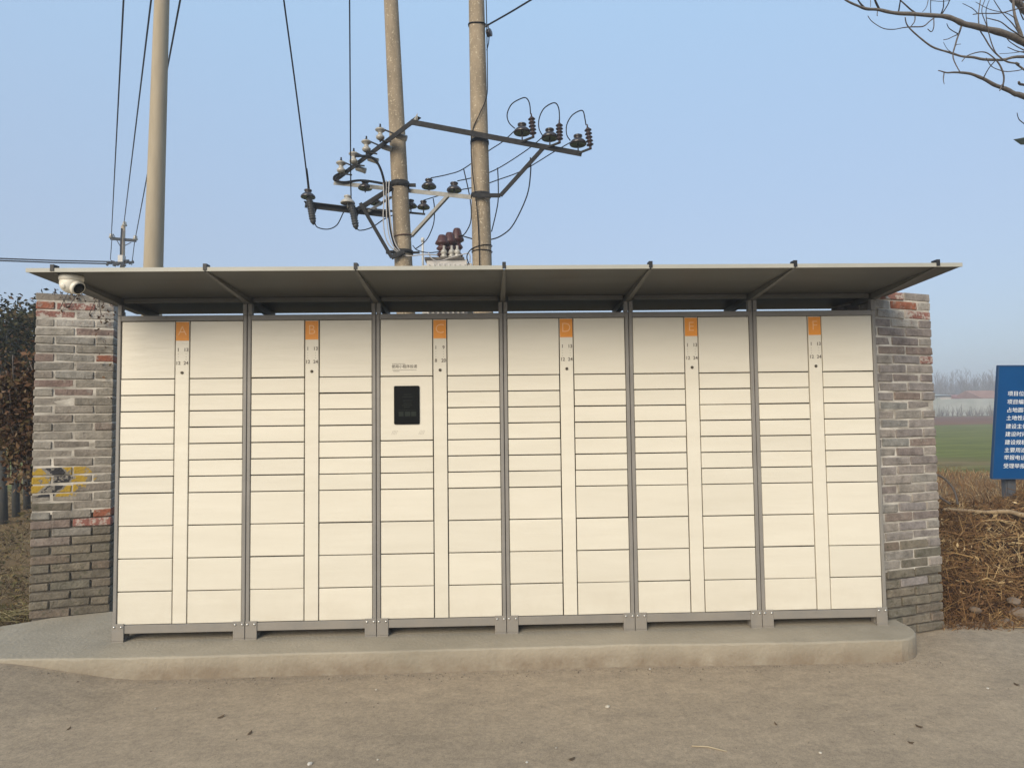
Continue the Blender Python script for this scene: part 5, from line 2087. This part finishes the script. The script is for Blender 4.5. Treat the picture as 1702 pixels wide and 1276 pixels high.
ORD = ['first', 'second', 'third', 'fourth', 'fifth', 'sixth', 'seventh', 'eighth', 'ninth', 'tenth', 'eleventh', 'twelfth', 'thirteenth',
       'fourteenth', 'fifteenth', 'sixteenth', 'seventeenth']
peb = [(102, 1104, .010), (125, 1103, .012), (155, 1107, .008), (178, 1150, .008), (258, 1178, .006), (876, 1267, .007), (1010, 1175, .013), (924, 1243, .006), (1642, 1144, .007),
       (1363, 1251, .008), (515, 1270, .012), (1566, 1060, .01), (150, 1161, .006), (1080, 1112, .007), (625, 1146, .006), (628, 1263, .006)]
for k, (px, py, s) in enumerate(sorted(peb)):
    p = on_road(px, py)
    me = lump(s, k)
    me.materials.append(STONE if k % 3 else CHIP)
    o = bpy.data.objects.new('pebble', me)
    COL.objects.link(o)
    o.location = p + Vector((0, 0, s * .4))
    tag(o, 'small pale pebble on the dusty road, ' + ORD[k] + ' pebble from the left', 'pebble', 'pebbles scattered on the road')
lf = [(73, 1194), (114, 1212), (0, 1184), (367, 1192), (415, 1219), (1528, 1208), (1514, 1235), (1695, 1066), (1690, 1138), (355, 1110), (490, 1112), (1290, 1204), (950, 1262)]
for k, (px, py) in enumerate(sorted(lf)):
    p = on_road(px, py)
    mb = MB()
    s = rg.uniform(.014, .024)
    a = rg.uniform(0, 6.28)
    M = Matrix.Translation((0, 0, .002)) @ Matrix.Rotation(a, 4, 'Z')
    vs = [(-s, 0, .004), (-s * .3, -s * .45, .0), (s * .5, -s * .35, .001), (s, 0, .010), (s * .4, s * .4, .002), (-s * .4, s * .4, .0), (0, 0, .006)]
    mb.add([M @ Vector(v) for v in vs], [(i, (i + 1) % 6, 6) for i in range(6)])
    o = mb.build('dead_leaf', DLEAF, None)
    o.location = p
    tag(o, 'curled dark dead leaf on the dusty road, ' + ORD[k] + ' leaf from the left', 'leaf', 'dead leaves scattered on the road')


def grit():
    st = Strands(404)
    r = st.r
    for k in range(5200):
        if k % 3 == 0:
            x = r.uniform(-3.2, 3.2)
            y = -0.28 - abs(r.gauss(0, .05)) - .005
        elif k % 3 == 1:
            x, y = r.uniform(-4.5, 6.0), -r.uniform(.3, 2.6)
        else:
            x, y = r.uniform(2.6, 6.0), r.uniform(-.5, .35)
        s_ = min(.008, .0014 + r.expovariate(1 / .0012))
        fx = min(1, max(0, (-2.05 - x) / 1.05))
        fx = fx * fx * (3 - 2 * fx)
        fy = min(1, max(0, (y + 1.5) / 1.2))
        z = 0.113 * fx * fy * fy * (3 - 2 * fy)
        o = len(st.v)
        p = Vector((x, y, z))
        for d in ((1, .2, 0), (-.4, .9, 0), (-.5, -.8, 0), (.1, 0, .9)):
            st.v.append((p.x + d[0] * s_ * r.uniform(.6, 1.3), p.y + d[1] * s_ * r.uniform(.6, 1.3), p.z + d[2] * s_ * r.uniform(.6, 1.3)))
        st.f += [(o, o + 1, o + 3), (o + 1, o + 2, o + 3), (o + 2, o, o + 3)]
        sh = r.random()
        st.c += [sh] * 3
    GM = multi_mat('road_grit', [(0.07, 0.055, 0.04), (0.15, 0.12, 0.09), (0.22, 0.18, 0.135), (0.32, 0.27, 0.21)])
    tag(st.build('grit', GM), 'fine grit and crumbs of dirt lying on the road', 'grit', kind='stuff')


grit()
p0_, p1_ = on_road(1150, 1240), on_road(1208, 1249)
tag(MB().tube([p0_ + Vector((0, 0, .003)), p0_.lerp(p1_, .5) + Vector((0, .01, .006)), p1_ + Vector((0, 0, .003))], .0025, 5).build(
    'straw', mk('pale_straw', (0.42, 0.34, 0.22), rough=0.8), None), 'single pale straw lying on the road', 'straw')

# ------------------------------------------------------------------ haze
hz = MB().box(-540, 540, -160, 540, -1.2, 15.5).build('haze', None)
hm = bpy.data.materials.new('haze_air')
hm.use_nodes = True
t = hm.node_tree
t.nodes.clear()
pv = nd(t, 'ShaderNodeVolumePrincipled')
pv.inputs['Color'].default_value = (0.74, 0.79, 0.87, 1)
pv.inputs['Density'].default_value = 0.0044
pv.inputs['Anisotropy'].default_value = 0.0
ou = nd(t, 'ShaderNodeOutputMaterial')
t.links.new(pv.outputs[0], ou.inputs['Volume'])
hz.data.materials.append(hm)
tag(hz, 'thin morning haze over the fields', 'haze', kind='stuff')
